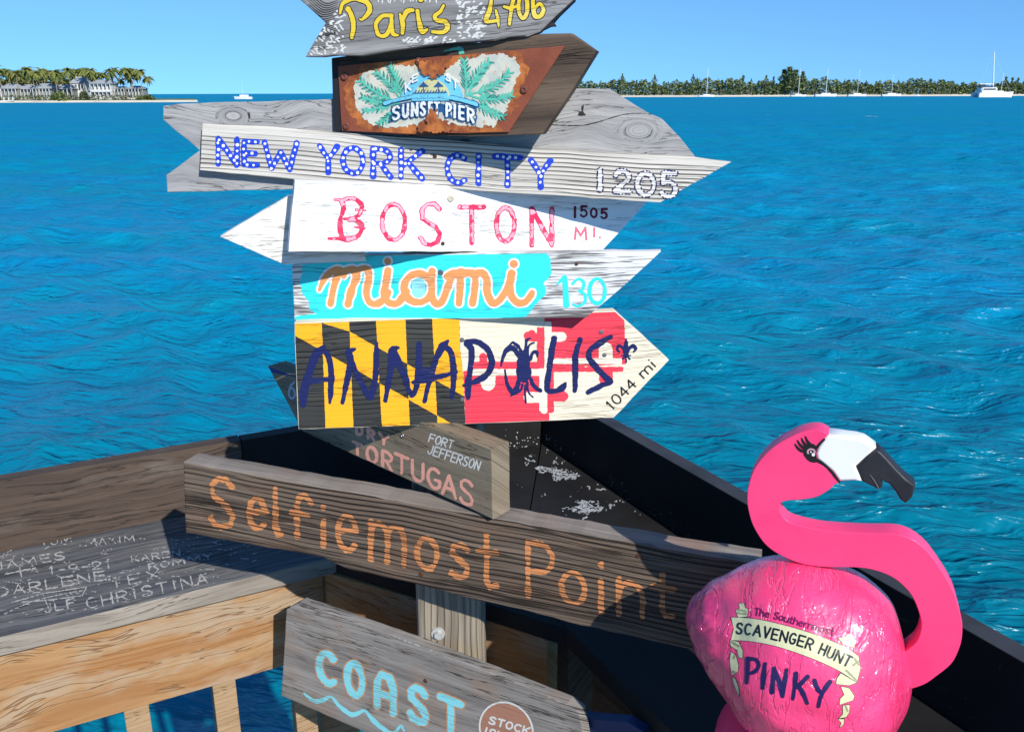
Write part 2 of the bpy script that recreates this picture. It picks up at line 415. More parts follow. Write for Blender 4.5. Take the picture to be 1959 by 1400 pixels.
def line_text(fld, txt, p0, p1, h, r, gap=.28, widths=None, slant=0.0, bend=0.0):
    """text on a straight (or bowed) base line from p0 to p1 (pixels), letter height h"""
    Wd = {'I': .25, 'i': .2, 'l': .3, '.': .15, 'm': .95, 'M': .85, 'W': 1., ' ': .35, '1': .35, 't': .42, 'r': .42, 'f': .4, '-': .4}
    ws = [Wd.get(c, .58) for c in txt]; tot = sum(ws) + gap * (len(txt) - 1)
    dx, dy = p1[0] - p0[0], p1[1] - p0[1]; L = math.hypot(dx, dy); ux, uy = dx / L, dy / L; k = L / tot; pos = 0
    for c, w in zip(txt, ws):
        if c != ' ':
            for st in GL[c]:
                q = []
                for (x, y) in st:
                    s = (pos + x * w) * k; t = s / L
                    o = y * h - bend * 4 * t * (1 - t) * -1
                    X = p0[0] + ux * s + uy * o + slant * y * h * ux; Y = p0[1] + uy * s - ux * o + slant * y * h * uy
                    q.append((X, Y))
                fld.stroke(q, r, smooth=False)
        pos += w + gap
    return fld

# ------------------------------------------------------------------ sign boards
def poly_area(p): return sum(p[i][0] * p[(i + 1) % len(p)][1] - p[(i + 1) % len(p)][0] * p[i][1] for i in range(len(p))) / 2
def slab(name, P, outline, thick, mat, parent, front=0.0, jitter=.0006, seg=.02, bevel=.0013, label=None, seed=1):
    rnd = random.Random(seed)
    q = [P.loc(*p) for p in outline]
    if poly_area(q) < 0: q = q[::-1]
    pts = []
    for i in range(len(q)):
        a, b = q[i], q[(i + 1) % len(q)]; L = math.dist(a, b); n = max(1, int(L / seg)) if jitter else 1
        for k in range(n):
            t = k / n; j = jitter if k else 0
            pts.append((a[0] + (b[0] - a[0]) * t + rnd.uniform(-j, j), a[1] + (b[1] - a[1]) * t + rnd.uniform(-j, j)))
    bm = bmesh.new()
    fr = [bm.verts.new((x, front, z)) for x, z in pts]; bk = [bm.verts.new((x, front + thick, z)) for x, z in pts]
    n = len(pts)
    bm.faces.new(fr); bm.faces.new(bk[::-1])
    for i in range(n): bm.faces.new((fr[(i + 1) % n], fr[i], bk[i], bk[(i + 1) % n]))
    bmesh.ops.recalc_face_normals(bm, faces=bm.faces)
    if bevel:
        fs = set(fr); bs = set(bk)
        es = [e for e in bm.edges if (e.verts[0] in fs and e.verts[1] in fs) or (e.verts[0] in bs and e.verts[1] in bs)]
        bmesh.ops.bevel(bm, geom=es, offset=bevel, segments=2, profile=.6, affect='EDGES', clamp_overlap=True)
    bmesh.ops.triangulate(bm, faces=[f for f in bm.faces if len(f.verts) > 4])
    return bm_obj(name, bm, mat, parent, label=label)
def sign(P, label, group=None): return empty('direction_sign', None, label, 'sign', group, mat=P.M)
steel = plain('screw_steel', (.35, .34, .33), .35, .9, vs=300)
rusty = plain('rusty_screw', (.10, .045, .02), .8, .3, vs=400)
def screw(P, px, py, parent, r=.0042, mat=None, name='screw', h=.0016):
    x, z = P.loc(px, py); bm = bmesh.new(); n = 14
    prof = [(1.0, 0), (1.0, .35), (.85, .85), (.45, 1.0), (.3, .45)]
    rings = [[bm.verts.new((x + r * a * math.cos(2 * math.pi * k / n), -h * b - .0002, z + r * a * math.sin(2 * math.pi * k / n))) for k in range(n)] for a, b in prof]
    for A, B in zip(rings[:-1], rings[1:]):
        for k in range(n): bm.faces.new((A[k], A[(k + 1) % n], B[(k + 1) % n], B[k]))
    bm.faces.new(rings[-1]); bmesh.ops.recalc_face_normals(bm, faces=bm.faces)
    return bm_obj(name, bm, mat or steel, parent, smooth=False)
def fld_for(pts, step=1.2, pad=14):
    xs = [p[0] for p in pts]; ys = [p[1] for p in pts]
    return Field(min(xs) - pad, min(ys) - pad, max(xs) + pad, max(ys) + pad, step)
def inner(fld, outline, k=1.6):
    g = Field(fld.x0, fld.y0, fld.x0 + 1, fld.y0 + 1, fld.step); g.nx, g.ny, g.xs, g.ys, g.X, g.Y = fld.nx, fld.ny, fld.xs, fld.ys, fld.X, fld.Y
    g.F = np.full(g.X.shape, 1e3); g.poly(outline).grow(-k); return g

# ---- grey fish-tailed board behind the dotted-letter sign
knotP = board_plane(2, .0225, (380, 290), (1250, 300))
def KN(P, lst): return tuple((*P.loc(px, py), r) for px, py, r in lst)
grey = wood('weathered_grey_wood', (.38, .37, .355), (.24, .235, .235), gcol=(.05, .045, .04), seed=3, kx=3.5, kz=75, crack=.35, warp=.02,
            knots=KN(knotP, [(1222, 250, .015), (446, 222, .010)]))
o_grey = [(312, 203), (345, 199), (630, 190), (1100, 170), (1166, 170), (1240, 216), (1266, 227), (1300, 262), (1331, 301), (1290, 356), (560, 362), (320, 368), (318, 335), (382, 288), (312, 229)]
s = sign(knotP, 'bare grey fish-tailed board without lettering, behind the sign reading New York City')
slab('board', knotP, o_grey, .019, grey, s, seed=2)
f = fld_for([(1040, 200), (1260, 260)])
f.stroke([(1040, 238, .6), (1075, 240, .8), (1115, 240, .9), (1150, 232, .8), (1190, 220, .8), (1225, 217, .6), (1248, 219, .4)], .8)
f.rough(.35, 5, 2)
dark_gap = plain('dark_crack', (.03, .027, .025), .95)
paint_sheet('crack', f, knotP, dark_gap, s)
f = fld_for([(1095, 195), (1130, 225)], .8).poly([(1105, 222), (1107, 215), (1113, 213), (1112, 203), (1117, 201), (1116, 214), (1121, 221), (1114, 222)]).rough(.6, 3)
paint_sheet('knot_hole', f, knotP, dark_gap, s)
f = fld_for([(470, 212), (486, 232)], .8).poly([(473, 215), (478, 216), (479, 229), (475, 224)]).rough(.5, 3)
paint_sheet('knot_hole', f, knotP, dark_gap, s)

# ---- New York City
P = board_plane(2, .035, (388, 282), (1300, 345))
kw = dict(seed=5, pitch=.0062, pw=.30, crack=.4, kx=1.2, kz=42, warp=.0035, gate2=(.3, .55))
nyw = wood('pale_grooved_wood', (.64, .60, .53), (.47, .44, .39), gcol=(.055, .045, .035), groove_amt=.95, bumpd=.004, **kw)
o = [(387, 237), (520, 243), (640, 254), (850, 268), (1025, 284), (1331, 301), (1400, 310), (1263, 388), (900, 364), (560, 343), (382, 326)]
s = sign(P, 'pale grooved arrow board reading NEW YORK CITY 1205 in blue letters with white dots')
slab('board', P, o, .013, nyw, s, seed=3)
blue = paint('blue_sign_paint', (.010, .05, .52), under=(.01, .02, .14), wear=.4, groove_amt=.7, **kw)
white = paint('white_dot_paint', (.84, .84, .82), under=(.45, .43, .4), wear=.4, groove_amt=.5, **kw)
navyp = paint('navy_dot_paint', (.01, .012, .09), under=(.03, .03, .03), wear=.4, **kw)
f = fld_for([zB(420, 340), zC(740, 700)], 1.1)
r = 6.0
st = letters(f, zB, [('N', 418, 345, 582, 552), ('E', 588, 362, 716, 556), ('W', 722, 368, 975, 580), ('Y', 1083, 390, 1242, 605), ('O', 1238, 403, 1412, 612), ('R', 1436, 412, 1592, 632), ('K', 1620, 420, 1800, 642)], r, .05)
st += letters(f, zC, [('C', 33, 443, 198, 662), ('I', 222, 448, 288, 665), ('T', 340, 455, 545, 678), ('Y', 573, 478, 738, 692)], r, .05)
f.rough(.8, 5, 4)
g0 = f.clone()
paint_sheet('lettering', f, P, blue, s)
d = fld_for([zB(420, 340), zC(740, 700)], 1.0); rnd = random.Random(4)
for q in st:
    acc = 4.0
    for a, b in zip(q[:-1], q[1:]):
        L = math.dist(a, b); t = acc
        while t < L:
            d.disc(a[0] + (b[0] - a[0]) * t / L + rnd.uniform(-.8, .8), a[1] + (b[1] - a[1]) * t / L + rnd.uniform(-.8, .8), rnd.uniform(2.3, 3.3)); t += 12
        acc = max(0.5, t - L)
d.rough(.5, 3, 5)
paint_sheet('letter_dots', d, P, white, s, 2)
f = fld_for([zC(1000, 535), zC(1560, 760)], 1.0)
letters(f, zC, [('|', 995, 540, 1085, 702), ('2', 1118, 545, 1250, 715), ('0', 1262, 562, 1408, 738), ('5', 1418, 560, 1552, 750)], 5.6, .04)
f.rough(.4, 4); o2 = f.clone(); paint_sheet('number', f, P, paint('faded_white_number', (.72, .71, .68), under=(.4, .37, .32), wear=.7, worn=.35, **kw), s)
rim = o2.clone(); rim.F = np.abs(rim.F + .2) - 1.4
rim.F = np.maximum(rim.F, (np.sin(rim.X * .95 + .3 * rim.Y) + np.sin(rim.Y * 1.0 - .3 * rim.X)) * 1.2 - .7)
paint_sheet('number_dots', rim, P, navyp, s, 2)
screw(P, 832, 299, s, .003, rusty)

# ---- white arrow behind Boston, then Boston
kw = dict(seed=8, crack=.35, kx=2, kz=70)
P = board_plane(13, .016, (421, 452), (700, 440))
wp = paint('aged_white_paint', (.70, .68, .62), under=(.38, .34, .28), wear=.7, worn=.5, vary=.12, **kw)
s = sign(P, 'small blank off-white arrow pointing left from behind the Boston sign')
slab('board', P, [(421, 453), (452, 434), (550, 376), (700, 372), (700, 500), (615, 503), (586, 503), (546, 507)], .019, wp, s, seed=4)
P = board_plane(18, .040, (552, 412), (1190, 430))
wp2 = paint('bright_white_paint', (.80, .80, .78), under=(.45, .43, .40), wear=.6, vary=.12, worn=.25, **kw)
s = sign(P, 'white arrow board reading BOSTON 1505 MI. in pinkish red letters')
o = [(564, 345), (900, 357), (1252, 372), (1236, 389), (1151, 481), (552, 482)]
slab('board', P, o, .022, wp2, s, seed=5)
red = paint('pinkish_red_paint', (.68, .02, .09), under=(.8, .5, .5), wear=.5, vary=.3, lighten=(.80, .12, .2), **kw)
pinkl = paint('pale_pink_paint', (.84, .36, .45), under=(.8, .7, .7), wear=.5, **kw)
f = fld_for([(630, 370), (1165, 480)], 1.0)
f.stroke(ZL(zD, [(940, 165, 1.5), (985, 172, 4), (1008, 230, 4.5), (985, 310, 4), (985, 400, 4.5), (1005, 462, 4)]), 4)
f.stroke(ZL(zD, [(1000, 165, 3.2), (1080, 158), (1140, 200), (1138, 255), (1090, 300, 3), (1010, 308, 2)]), 4)
f.stroke(ZL(zD, [(1100, 240, 1), (1175, 246, 1.2)]), 1); f.stroke(ZL(zD, [(1090, 370, 1), (1165, 380, 1.2)]), 1)
f.stroke(ZL(zD, [(1050, 318, 3), (1100, 322), (1145, 360), (1125, 425), (1050, 462, 5), (960, 455, 3.5), (895, 457, 1)]), 3.8)
letters(f, zD, [('O', 1282, 185, 1484, 482), ('S', 1568, 180, 1752, 515)], 3.8)
letters(f, zE, [('T', 138, 205, 352, 505), ('O', 412, 208, 582, 492), ('N', 678, 215, 862, 520)], 4.2)
f.grow(.9); f.rough(.9, 5, 3); big = f.clone()
paint_sheet('lettering', f, P, red, s)
big.grow(-1.7); big.F = np.maximum(big.F, (vnoise(big.X, big.Y, 9, 6) - .55) * 14); big.rough(.8, 2.5, 9)
paint_sheet('letter_highlight', big, P, pinkl, s, 2)
f = fld_for([(1090, 385), (1165, 470)], .9)
letters(f, zE, [('|', 1000, 212, 1036, 305), ('5', 1052, 205, 1118, 302), ('0', 1128, 222, 1190, 306), ('5', 1205, 226, 1268, 314)], 2.4)
f.rough(.4, 3); paint_sheet('number', f, P, paint('dark_maroon_paint', (.16, .004, .03), wear=.3, **kw), s)
f = fld_for([(1090, 385), (1165, 470)], .9)
letters(f, zE, [('M', 1010, 365, 1112, 468), ('|', 1140, 370, 1185, 450), ('.', 1195, 448, 1215, 456)], 2.2)
paint_sheet('lettering', f, P, paint('faded_rose_paint', (.62, .14, .2), wear=.5, worn=.4, **kw), s)
screw(P, 862, 380, s, .0052, plain('pale_screw', (.55, .50, .38), .5, .2, vs=300)); screw(P, 847, 466, s, .003, rusty)

# ---- Miami
P = board_plane(-5, .030, (560, 560), (1190, 545))
kw = dict(seed=11, crack=1.7, kx=1.6, kz=62)
mw = paint('peeling_white_paint', (.70, .70, .68), under=(.10, .09, .085), wear=.95, worn=.6, vary=.1, **kw)
s = sign(P, 'turquoise and white arrow board reading miami 130 in orange script')
o = [(558, 508), (700, 488), (1140, 482), (1265, 481), (1200, 541), (1121, 608), (563, 613)]
slab('board', P, o, .021, mw, s, seed=6)
kw2 = dict(kw); kw2['crack'] = .55
turq = paint('turquoise_paint', (.035, .68, .70), under=(.03, .16, .17), wear=.7, vary=.06, **kw2)
orange = paint('orange_script_paint', (.80, .31, .10), under=(.75, .5, .35), wear=.5, vary=.2, worn=.2, **kw2)
tw = paint('white_outline_paint', (.84, .83, .80), wear=.3, **kw2)
area = [zD(720, 560), zD(700, 640), zD(695, 720), zD(682, 790), zD(702, 870), zD(748, 925), zD(752, 985), zD(800, 1020), zD(640, 1045), zD(640, 1080)] + \
       [zE(0, 1070), zE(620, 1065), zE(690, 1000), zE(745, 930), zE(795, 880), zE(798, 840), zE(780, 790), zE(835, 740), zE(846, 680), zE(832, 610), zE(805, 560)] + [(850, 480)]
f = fld_for(area, 1.3).poly(area).rough(1.6, 9, 3); f.clip(inner(f, o)); paint_sheet('painted_panel', f, P, turq, s)
f = fld_for([(600, 490), (1030, 600)], 1.0)
S = lambda z, pts, rr=7.2: f.stroke(ZL(z, pts), rr)
S(zD, [(828, 840, 4), (868, 755, 6), (925, 700), (985, 690), (1010, 730)], 7); S(zD, [(1000, 700), (960, 740), (930, 850), (912, 945)])
S(zD, [(985, 720), (1040, 690), (1095, 690), (1110, 730), (1070, 840), (1042, 945)]); S(zD, [(1095, 720), (1140, 680), (1190, 690), (1200, 750), (1180, 850), (1200, 925), (1255, 945), (1320, 900), (1340, 860)])
S(zD, [(1342, 695), (1325, 800), (1315, 880), (1350, 935), (1410, 940), (1450, 900), (1480, 850)]); f.disc(*zD(1340, 625), 6.5)
f.stroke(ZL(zD, arc(1568, 825, 105, 108, 0, 360, 18)), 7.4); S(zD, [(1672, 700), (1668, 800), (1672, 890), (1705, 945), (1750, 920), (1790, 820), (1830, 730), (1890, 705)])
S(zE, [(60, 740), (110, 715), (150, 730), (160, 800), (150, 940)]); S(zE, [(150, 725), (210, 712), (262, 725), (272, 800), (252, 940)])
S(zE, [(262, 722), (320, 712), (358, 760), (362, 860), (400, 935), (450, 920), (500, 850), (540, 760)]); S(zE, [(545, 715), (532, 800), (545, 885), (590, 935), (645, 930), (685, 885), (698, 858, 5)]); f.disc(*zE(560, 646), 7.6)
out = f.clone().grow(3.6); out.rough(.5, 6); out.clip(inner(out, o)); paint_sheet('letter_outline', out, P, tw, s, 2)
f.rough(.4, 6, 2); f.clip(inner(f, o, 2.5)); paint_sheet('lettering', f, P, orange, s, 3)
f = fld_for([zD(1500, 750), zD(1640, 920)]).stroke(ZL(zD, [(1570, 800), (1570, 850)]), 14); paint_sheet('letter_counter', f, P, paint('pale_turquoise_paint', (.28, .68, .74), wear=.4, **kw2), s, 3)
f = fld_for([(1060, 525), (1165, 590)], 1.0)
f.stroke(ZL(zE, [(888, 795, 2), (940, 745, 4.5)]), 4, False).stroke(ZL(zE, [(942, 750, 5), (955, 955, 6)]), 5, False)
f.stroke(ZL(zE, [(1003, 792), (1045, 758), (1085, 785), (1075, 835), (1050, 850)]), 3).stroke(ZL(zE, [(1050, 850), (1095, 880), (1090, 935), (1040, 962), (1008, 950)]), 3)
f.stroke(ZL(zE, arc(1185, 850, 58, 92, 0, 360, 18)), 4); f.rough(.4, 4)
paint_sheet('number', f, P, turq, s, 1)
screw(P, 843, 521, s, .0045); screw(P, 1103, 505, s, .0025, rusty)

# ---- Annapolis
P = board_plane(4, .030, (565, 716), (1240, 690))
kw = dict(seed=14, crack=.8, pitch=.009, pw=.28, kx=2.2, kz=45, warp=.007)
aw = paint('cream_paint', (.73, .66, .50), under=(.35, .28, .18), wear=.55, vary=.1, groove_amt=.25, **kw)
s = sign(P, 'flag-painted arrow reading ANNAPOLIS 1044 mi with a crab for the O')
o = [(563, 618), (1000, 602), (1177, 595), (1280, 689), (1174, 799), (1049, 805), (891, 811), (571, 821)]
slab('board', P, o, .022, aw, s, seed=7)
blk = paint('black_panel_paint', (.035, .035, .032), under=(.006, .006, .006), wear=.9, vary=.35, lighten=(.075, .075, .06), groove_amt=.9, **kw)
yel = paint('yellow_panel_paint', (.86, .40, .012), under=(.35, .13, .004), wear=.5, vary=.06, groove_amt=.15, **kw)
redp = paint('coral_red_paint', (.78, .045, .075), under=(.35, .02, .03), wear=.6, vary=.08, groove_amt=.35, **kw)
crm = paint('cream_cross_paint', (.76, .69, .54), under=(.4, .32, .2), wear=.4, vary=.08, groove_amt=.2, **kw)
nav = paint('navy_letter_paint', (.006, .012, .085), under=(.01, .01, .05), wear=.4, vary=.1, groove_amt=.15, **kw)
yr = [zF(1858, 150), zF(1862, 400), zF(1890, 620), zF(1900, 800), zF(1915, 1150)]
f = fld_for([(560, 600), (900, 825)], 1.3).poly([(555, 600)] + yr + [(555, 830)]).rough(.9, 5); f.clip(inner(f, o, 1.0)); paint_sheet('black_panel', f, P, blk, s)
tx = [350, 600, 850, 1095, 1365, 1610, 1868]; bx = [385, 635, 890, 1150, 1405, 1660, 1912]
def sx(i, y): t = (y - 150) / 980; return tx[i] + (bx[i] - tx[i]) * t
L1 = lambda x: 190 + (x - 630) * .583; L2 = lambda x: 360 + (x - 355) * .575
f = fld_for([(560, 600), (900, 825)], 1.2)
for i in range(6):
    xa, xb = (tx[i] + bx[i]) / 2, (tx[i + 1] + bx[i + 1]) / 2
    T, B = 120, 1200
    def q(ya0, ya1, yb0, yb1):
        pts = [(sx(i, ya0), ya0), (sx(i + 1, yb0), yb0), (sx(i + 1, yb1), yb1), (sx(i, ya1), ya1)]
        if ya1 > ya0 + 4 or yb1 > yb0 + 4: f.poly([zF(*p) for p in pts])
    a1, b1 = L1(xa - 128), L1(xa + 128); a2, b2 = L2(xa - 128), L2(xa + 128)
    if i % 2 == 0: q(max(T, a1 if i else T), a2, max(T, b1), b2)      # within the bend
    if i in (1, 3, 5): q(T, a1 if i > 1 else T + 60, T, b1); q(a2, B, b2, B)
f.rough(.5, 5, 3); g = fld_for([(560, 600), (900, 825)], 1.2).poly([(555, 590)] + yr + [(555, 830)]); f.clip(g); f.clip(inner(f, o, 1.3)); paint_sheet('yellow_panel', f, P, yel, s, 2)
def rects(z, lst, step=1.2, pad=6):
    f = fld_for([z(100, 100), z(1540, 1090)], step, pad)
    for it in lst:
        if it[0] == 'c': x, y = z(it[1], it[2]); f.disc(x, y, it[3] / 4.452)
        else: f.poly([z(*p) for p in it])
    return f
R4 = lambda a, b, c, d: [(a, b), (c, b), (c, d), (a, d)]
f = rects(zG, [[(118, 622), (560, 598), (840, 590), (850, 1060), (138, 1100)], [(805, 60), (1440, 60), (1488, 170), (1505, 560), (1100, 585), (812, 590)],
               R4(200, 542, 805, 602), R4(745, 250, 808, 600), R4(640, 300, 760, 370), ('c', 665, 318, 32), ('c', 700, 300, 30), R4(255, 490, 320, 560), ('c', 285, 500, 32)])
f2 = rects(zG, [R4(835, 590, 888, 960), ('c', 862, 955, 26), R4(850, 790, 985, 880), ('c', 975, 835, 36), R4(880, 585, 1480, 628), R4(1275, 600, 1390, 690), ('c', 1330, 690, 55)])
f.F = np.minimum(f.F, f2.F); f.rough(.6, 5, 5); f.clip(inner(f, o, 1.3)); paint_sheet('red_panel', f, P, redp, s, 1)
f = rects(zG, [R4(190, 604, 832, 660), R4(265, 640, 390, 740), ('c', 328, 728, 60), R4(765, 600, 832, 960), ('c', 803, 955, 30), R4(655, 800, 780, 890), ('c', 668, 845, 38),
               R4(808, 200, 868, 600), R4(850, 290, 960, 372), ('c', 958, 328, 38), R4(870, 512, 1470, 562), R4(1270, 430, 1388, 530), ('c', 1330, 432, 56)])
f.rough(.5, 5, 6); f.clip(inner(f, o, 1.3)); paint_sheet('cream_cross', f, P, crm, s, 2)
f = fld_for([(570, 650), (1225, 785)], 1.0)
S = lambda z, pts, rr=5.5: f.stroke(ZL(z, pts), rr)
S(zF, [(625, 395, 3), (560, 450, 8), (510, 560, 7.5), (470, 690, 8), (440, 800, 8), (428, 925, 6)]); S(zF, [(560, 430, 6), (630, 440), (672, 520), (688, 640), (682, 780), (676, 905, 3)]); S(zF, [(450, 730, 7), (540, 705), (700, 690, 3.5)])
S(zF, [(905, 415, 2), (850, 445, 7), (862, 520, 6), (842, 660, 6), (815, 780, 5), (790, 905, 3.5)]); S(zF, [(860, 480, 6), (900, 600), (965, 730), (1020, 830, 7), (1048, 845, 7)]); S(zF, [(1100, 370, 4), (1098, 520), (1092, 660), (1070, 780), (1045, 850, 7)])
S(zF, [(1305, 405, 2), (1245, 430, 7), (1238, 560, 6.5), (1215, 700), (1182, 885, 4)]); S(zF, [(1262, 450, 7), (1315, 570, 7), (1365, 680), (1395, 790), (1428, 835, 5)]); S(zF, [(1490, 370, 5), (1492, 520), (1480, 660, 6), (1462, 780), (1425, 840, 5)])
S(zF, [(1752, 345, 3), (1700, 400, 8), (1650, 500, 6), (1610, 620, 6), (1570, 760, 5), (1540, 890, 4)]); S(zF, [(1700, 385, 7), (1770, 430), (1800, 540), (1806, 680), (1790, 860, 3.5)]); S(zF, [(1440, 720, 4), (1560, 690, 8), (1660, 670, 5), (1830, 632, 2.5)]); S(zF, [(1500, 620, 8), (1560, 640, 12), (1600, 660, 8)])
S(zG, [(150, 385, 6), (188, 440), (178, 600, 5), (160, 720), (158, 850, 4)]); S(zG, [(148, 372, 5), (230, 372), (320, 430, 6), (362, 540, 6), (325, 640, 6), (240, 700), (118, 742, 2)])
S(zG, [(630, 500, 9), (628, 560, 14), (630, 620, 14), (636, 680, 9)]); S(zG, [(600, 470, 2), (640, 460, 4), (665, 470, 2)])
S(zG, [(592, 500, 3), (560, 440, 4.5), (515, 425, 5), (470, 470, 4), (437, 575, 1.2)]); S(zG, [(612, 480), (598, 425), (545, 378), (512, 398, 1)], 2); S(zG, [(645, 480), (652, 400), (662, 350), (690, 342, 1)], 2)
S(zG, [(668, 505), (668, 430), (690, 390), (722, 378, 1)], 1.8); S(zG, [(688, 520), (712, 462), (745, 460, 3.5), (750, 495, 1.5)], 2.6)
S(zG, [(596, 680, 4), (570, 770, 6), (535, 800, 5), (492, 730, 3), (472, 610, 1)]); S(zG, [(622, 735), (600, 790), (520, 832, 1)], 1.8); S(zG, [(645, 740), (644, 820), (650, 890, .8)], 1.8); S(zG, [(662, 720), (672, 800), (710, 842, 1)], 1.8); S(zG, [(682, 660, 2), (715, 740, 3.5), (775, 788, 3.5)])
S(zG, [(892, 345, 6), (870, 450), (850, 600), (832, 720), (835, 785), (900, 790, 5), (955, 765), (985, 730, 3)], 6)
S(zG, [(1112, 350, 4), (1085, 440), (1070, 520, 6), (1072, 700), (1066, 790, 4)])
S(zG, [(1372, 328, 5), (1275, 385, 6), (1200, 440), (1190, 510), (1260, 600, 6), (1345, 690, 6), (1365, 712, 5), (1290, 745), (1180, 800, 4)])
S(zG, [(1503, 348, 1), (1503, 390, 3.5), (1503, 430, 3), (1503, 500, 1.5), (1504, 550, .6)]); S(zG, [(1496, 480, 2), (1480, 430, 2.5), (1445, 405, 3), (1428, 435, 2.5), (1445, 458, 1.5)]); S(zG, [(1512, 480, 2), (1528, 430, 2.5), (1562, 405, 3), (1585, 432, 2.5), (1566, 458, 1.5)])
S(zG, [(1468, 488, 1.2), (1545, 488, 1.2)]); S(zG, [(1495, 490), (1475, 520, 1)], 1.5); S(zG, [(1512, 490), (1535, 520, 1)], 1.5)
f.grow(.5); f.rough(.8, 5, 7); f.clip(inner(f, o, 1.2)); paint_sheet('lettering', f, P, nav, s, 3)
f = fld_for([(1150, 680), (1265, 795)], .9)
line_text(f, '1044 mi', zG(1385, 955), zG(1762, 575), 19, 1.25, gap=.22)
paint_sheet('number', f, P, paint('black_number_paint', (.012, .012, .012), wear=.2, **kw), s, 3)
for a in ((884, 650), (884, 764), (1150, 635), (1156, 679)): screw(P, *a, s, .0038)

# ---- Dry Tortugas, seen steeply from its near end
P = board_plane(-39, .058, (578, 790), (945, 930))
kw = dict(seed=17, crack=.5, kx=2.5, kz=70)
tgw = wood('olive_grey_wood', (.27, .22, .15), (.17, .14, .095), blotc=(.22, .15, .10), **kw)
s = sign(P, 'olive grey board reading DRY TORTUGAS and FORT JEFFERSON, slanting towards the viewer')
o = [(512, 700), (700, 769), (940, 860), (943, 993), (740, 899), (578, 824)]
slab('board', P, o, .042, tgw, s, seed=8)
pk = paint('salmon_paint', (.84, .38, .27), under=(.3, .2, .15), wear=.6, worn=.15, **kw)
wh = paint('chalk_white_paint', (.70, .68, .62), under=(.3, .28, .22), wear=.6, **kw)
f = fld_for([(670, 810), (915, 975)], 1.0)
letters(f, zH, [('D', 1035, 30, 1085, 100), ('R', 1098, 55, 1150, 125), ('Y', 1160, 80, 1228, 150), ('T', 1015, 128, 1082, 222), ('O', 1092, 150, 1165, 252), ('R', 1178, 178, 1248, 292), ('T', 1248, 198, 1338, 312), ('U', 1342, 232, 1420, 352), ('G', 1428, 268, 1512, 392), ('A', 1508, 308, 1600, 436), ('S', 1605, 332, 1695, 482)], 3.3, .4)
f.rough(.4, 3); f.clip(inner(f, o, 2)); paint_sheet('lettering', f, P, pk, s)
f = fld_for([(815, 815), (925, 905)], .9)
line_text(f, 'FORT', zH(1440, 128), zH(1570, 168), 15.5, 1.3, gap=.2); paint_sheet('lettering', f, P, wh, s); f = fld_for([(815, 815), (925, 905)], .9); line_text(f, 'JEFFERSON', zH(1432, 192), zH(1715, 285), 17, 1.3, gap=.22)
paint_sheet('lettering', f, P, wh, s)
f = fld_for([(545, 720), (572, 770)], .9); letters(f, zF, [('6', 288, 700, 368, 880)], 2.0, .2)
paint_sheet('number', f, P, paint('pale_blue_paint', (.35, .45, .55), wear=.5, **kw), s)
f = fld_for([(505, 690), (590, 740)]).poly([(508, 690), (535, 702), (580, 712), (640, 740), (640, 750), (560, 720), (520, 712)]).rough(.8, 4); f.clip(inner(f, o, .8))
paint_sheet('painted_edge', f, P, paint('deep_blue_paint', (.02, .04, .22), wear=.4, **kw), s)
screw(P, 770, 833, s, .004)

# ---- Selfiemost Point
P = board_plane(-18, .080, (350, 950), (1400, 1150), lean=0)
kw = dict(seed=21, crack=1.3, pitch=.0088, pw=.42, kx=1.0, kz=62, warp=.0045, gate2=(.3, .55))
sfw = wood('dark_weathered_wood', (.19, .14, .10), (.08, .057, .042), gcol=(.006, .005, .005), groove_amt=.95, blotc=(.17, .10, .065), bumpd=.005, **kw)
s = sign(P, 'long dark weathered plank reading Selfiemost Point in orange letters')
o = [(350, 884), (1320, 1058), (1455, 1078), (1452, 1262), (1310, 1240), (1190, 1213), (1086, 1190), (1000, 1166), (921, 1150), (800, 1118), (668, 1090), (618, 1066), (355, 1019)]
ob = slab('board', P, o, .046, sfw, s, seed=9, bevel=.003, jitter=.001)
ob.data.materials.append(wood('lit_plank_top', (.27, .235, .20), (.16, .135, .115), blotc=(.24, .14, .10), seed=22, crack=.6, kx=2, kz=60))
for pl in ob.data.polygons:
    if pl.normal.z > .8: pl.material_index = 1  # lighter wood on the top face: its sunlight is put into the colour
oo = paint('orange_letter_paint', (.62, .24, .085), under=(.02, .014, .01), wear=1.0, vary=.3, groove_amt=.9, bumpd=.004, worn=.3, **kw)
f = fld_for([zH(200, 290), zI(1500, 1190)], 1.1)
letters(f, zH, [('S', 220, 318, 380, 612), ('e', 433, 428, 562, 620), ('l', 560, 378, 665, 660), ('f', 668, 408, 800, 670), ('i', 820, 462, 900, 718), ('e', 922, 522, 1062, 740), ('m', 1108, 565, 1320, 805), ('o', 1362, 640, 1502, 842), ('s', 1542, 678, 1682, 892), ('t', 1698, 622, 1832, 940)], 4.9, .17) if False else None
def fit(ch, z, a, b, c, d, slope=.17, rr=5.0):
    x0, y0 = z(a, b); x1, y1 = z(c, d); k = .68 if ch in XH and ch != 'i' else 1.0
    x0 += rr; x1 -= rr; y0 += rr; y1 -= rr
    for st in GL[ch]:
        f.stroke([(x0 + x * (x1 - x0), y1 + (y0 - y1) * (y / k) + slope * (x - .5) * (x1 - x0)) for x, y in st], rr, smooth=False)
for it in [('S', 222, 318, 380, 612), ('e', 433, 428, 562, 620), ('l', 560, 378, 650, 660), ('f', 668, 408, 806, 670), ('i', 820, 462, 900, 718), ('e', 922, 522, 1062, 740), ('m', 1108, 565, 1320, 805), ('o', 1362, 640, 1502, 842), ('s', 1542, 678, 1682, 892), ('t', 1698, 622, 1832, 940)]: fit(it[0], zH, *it[1:])
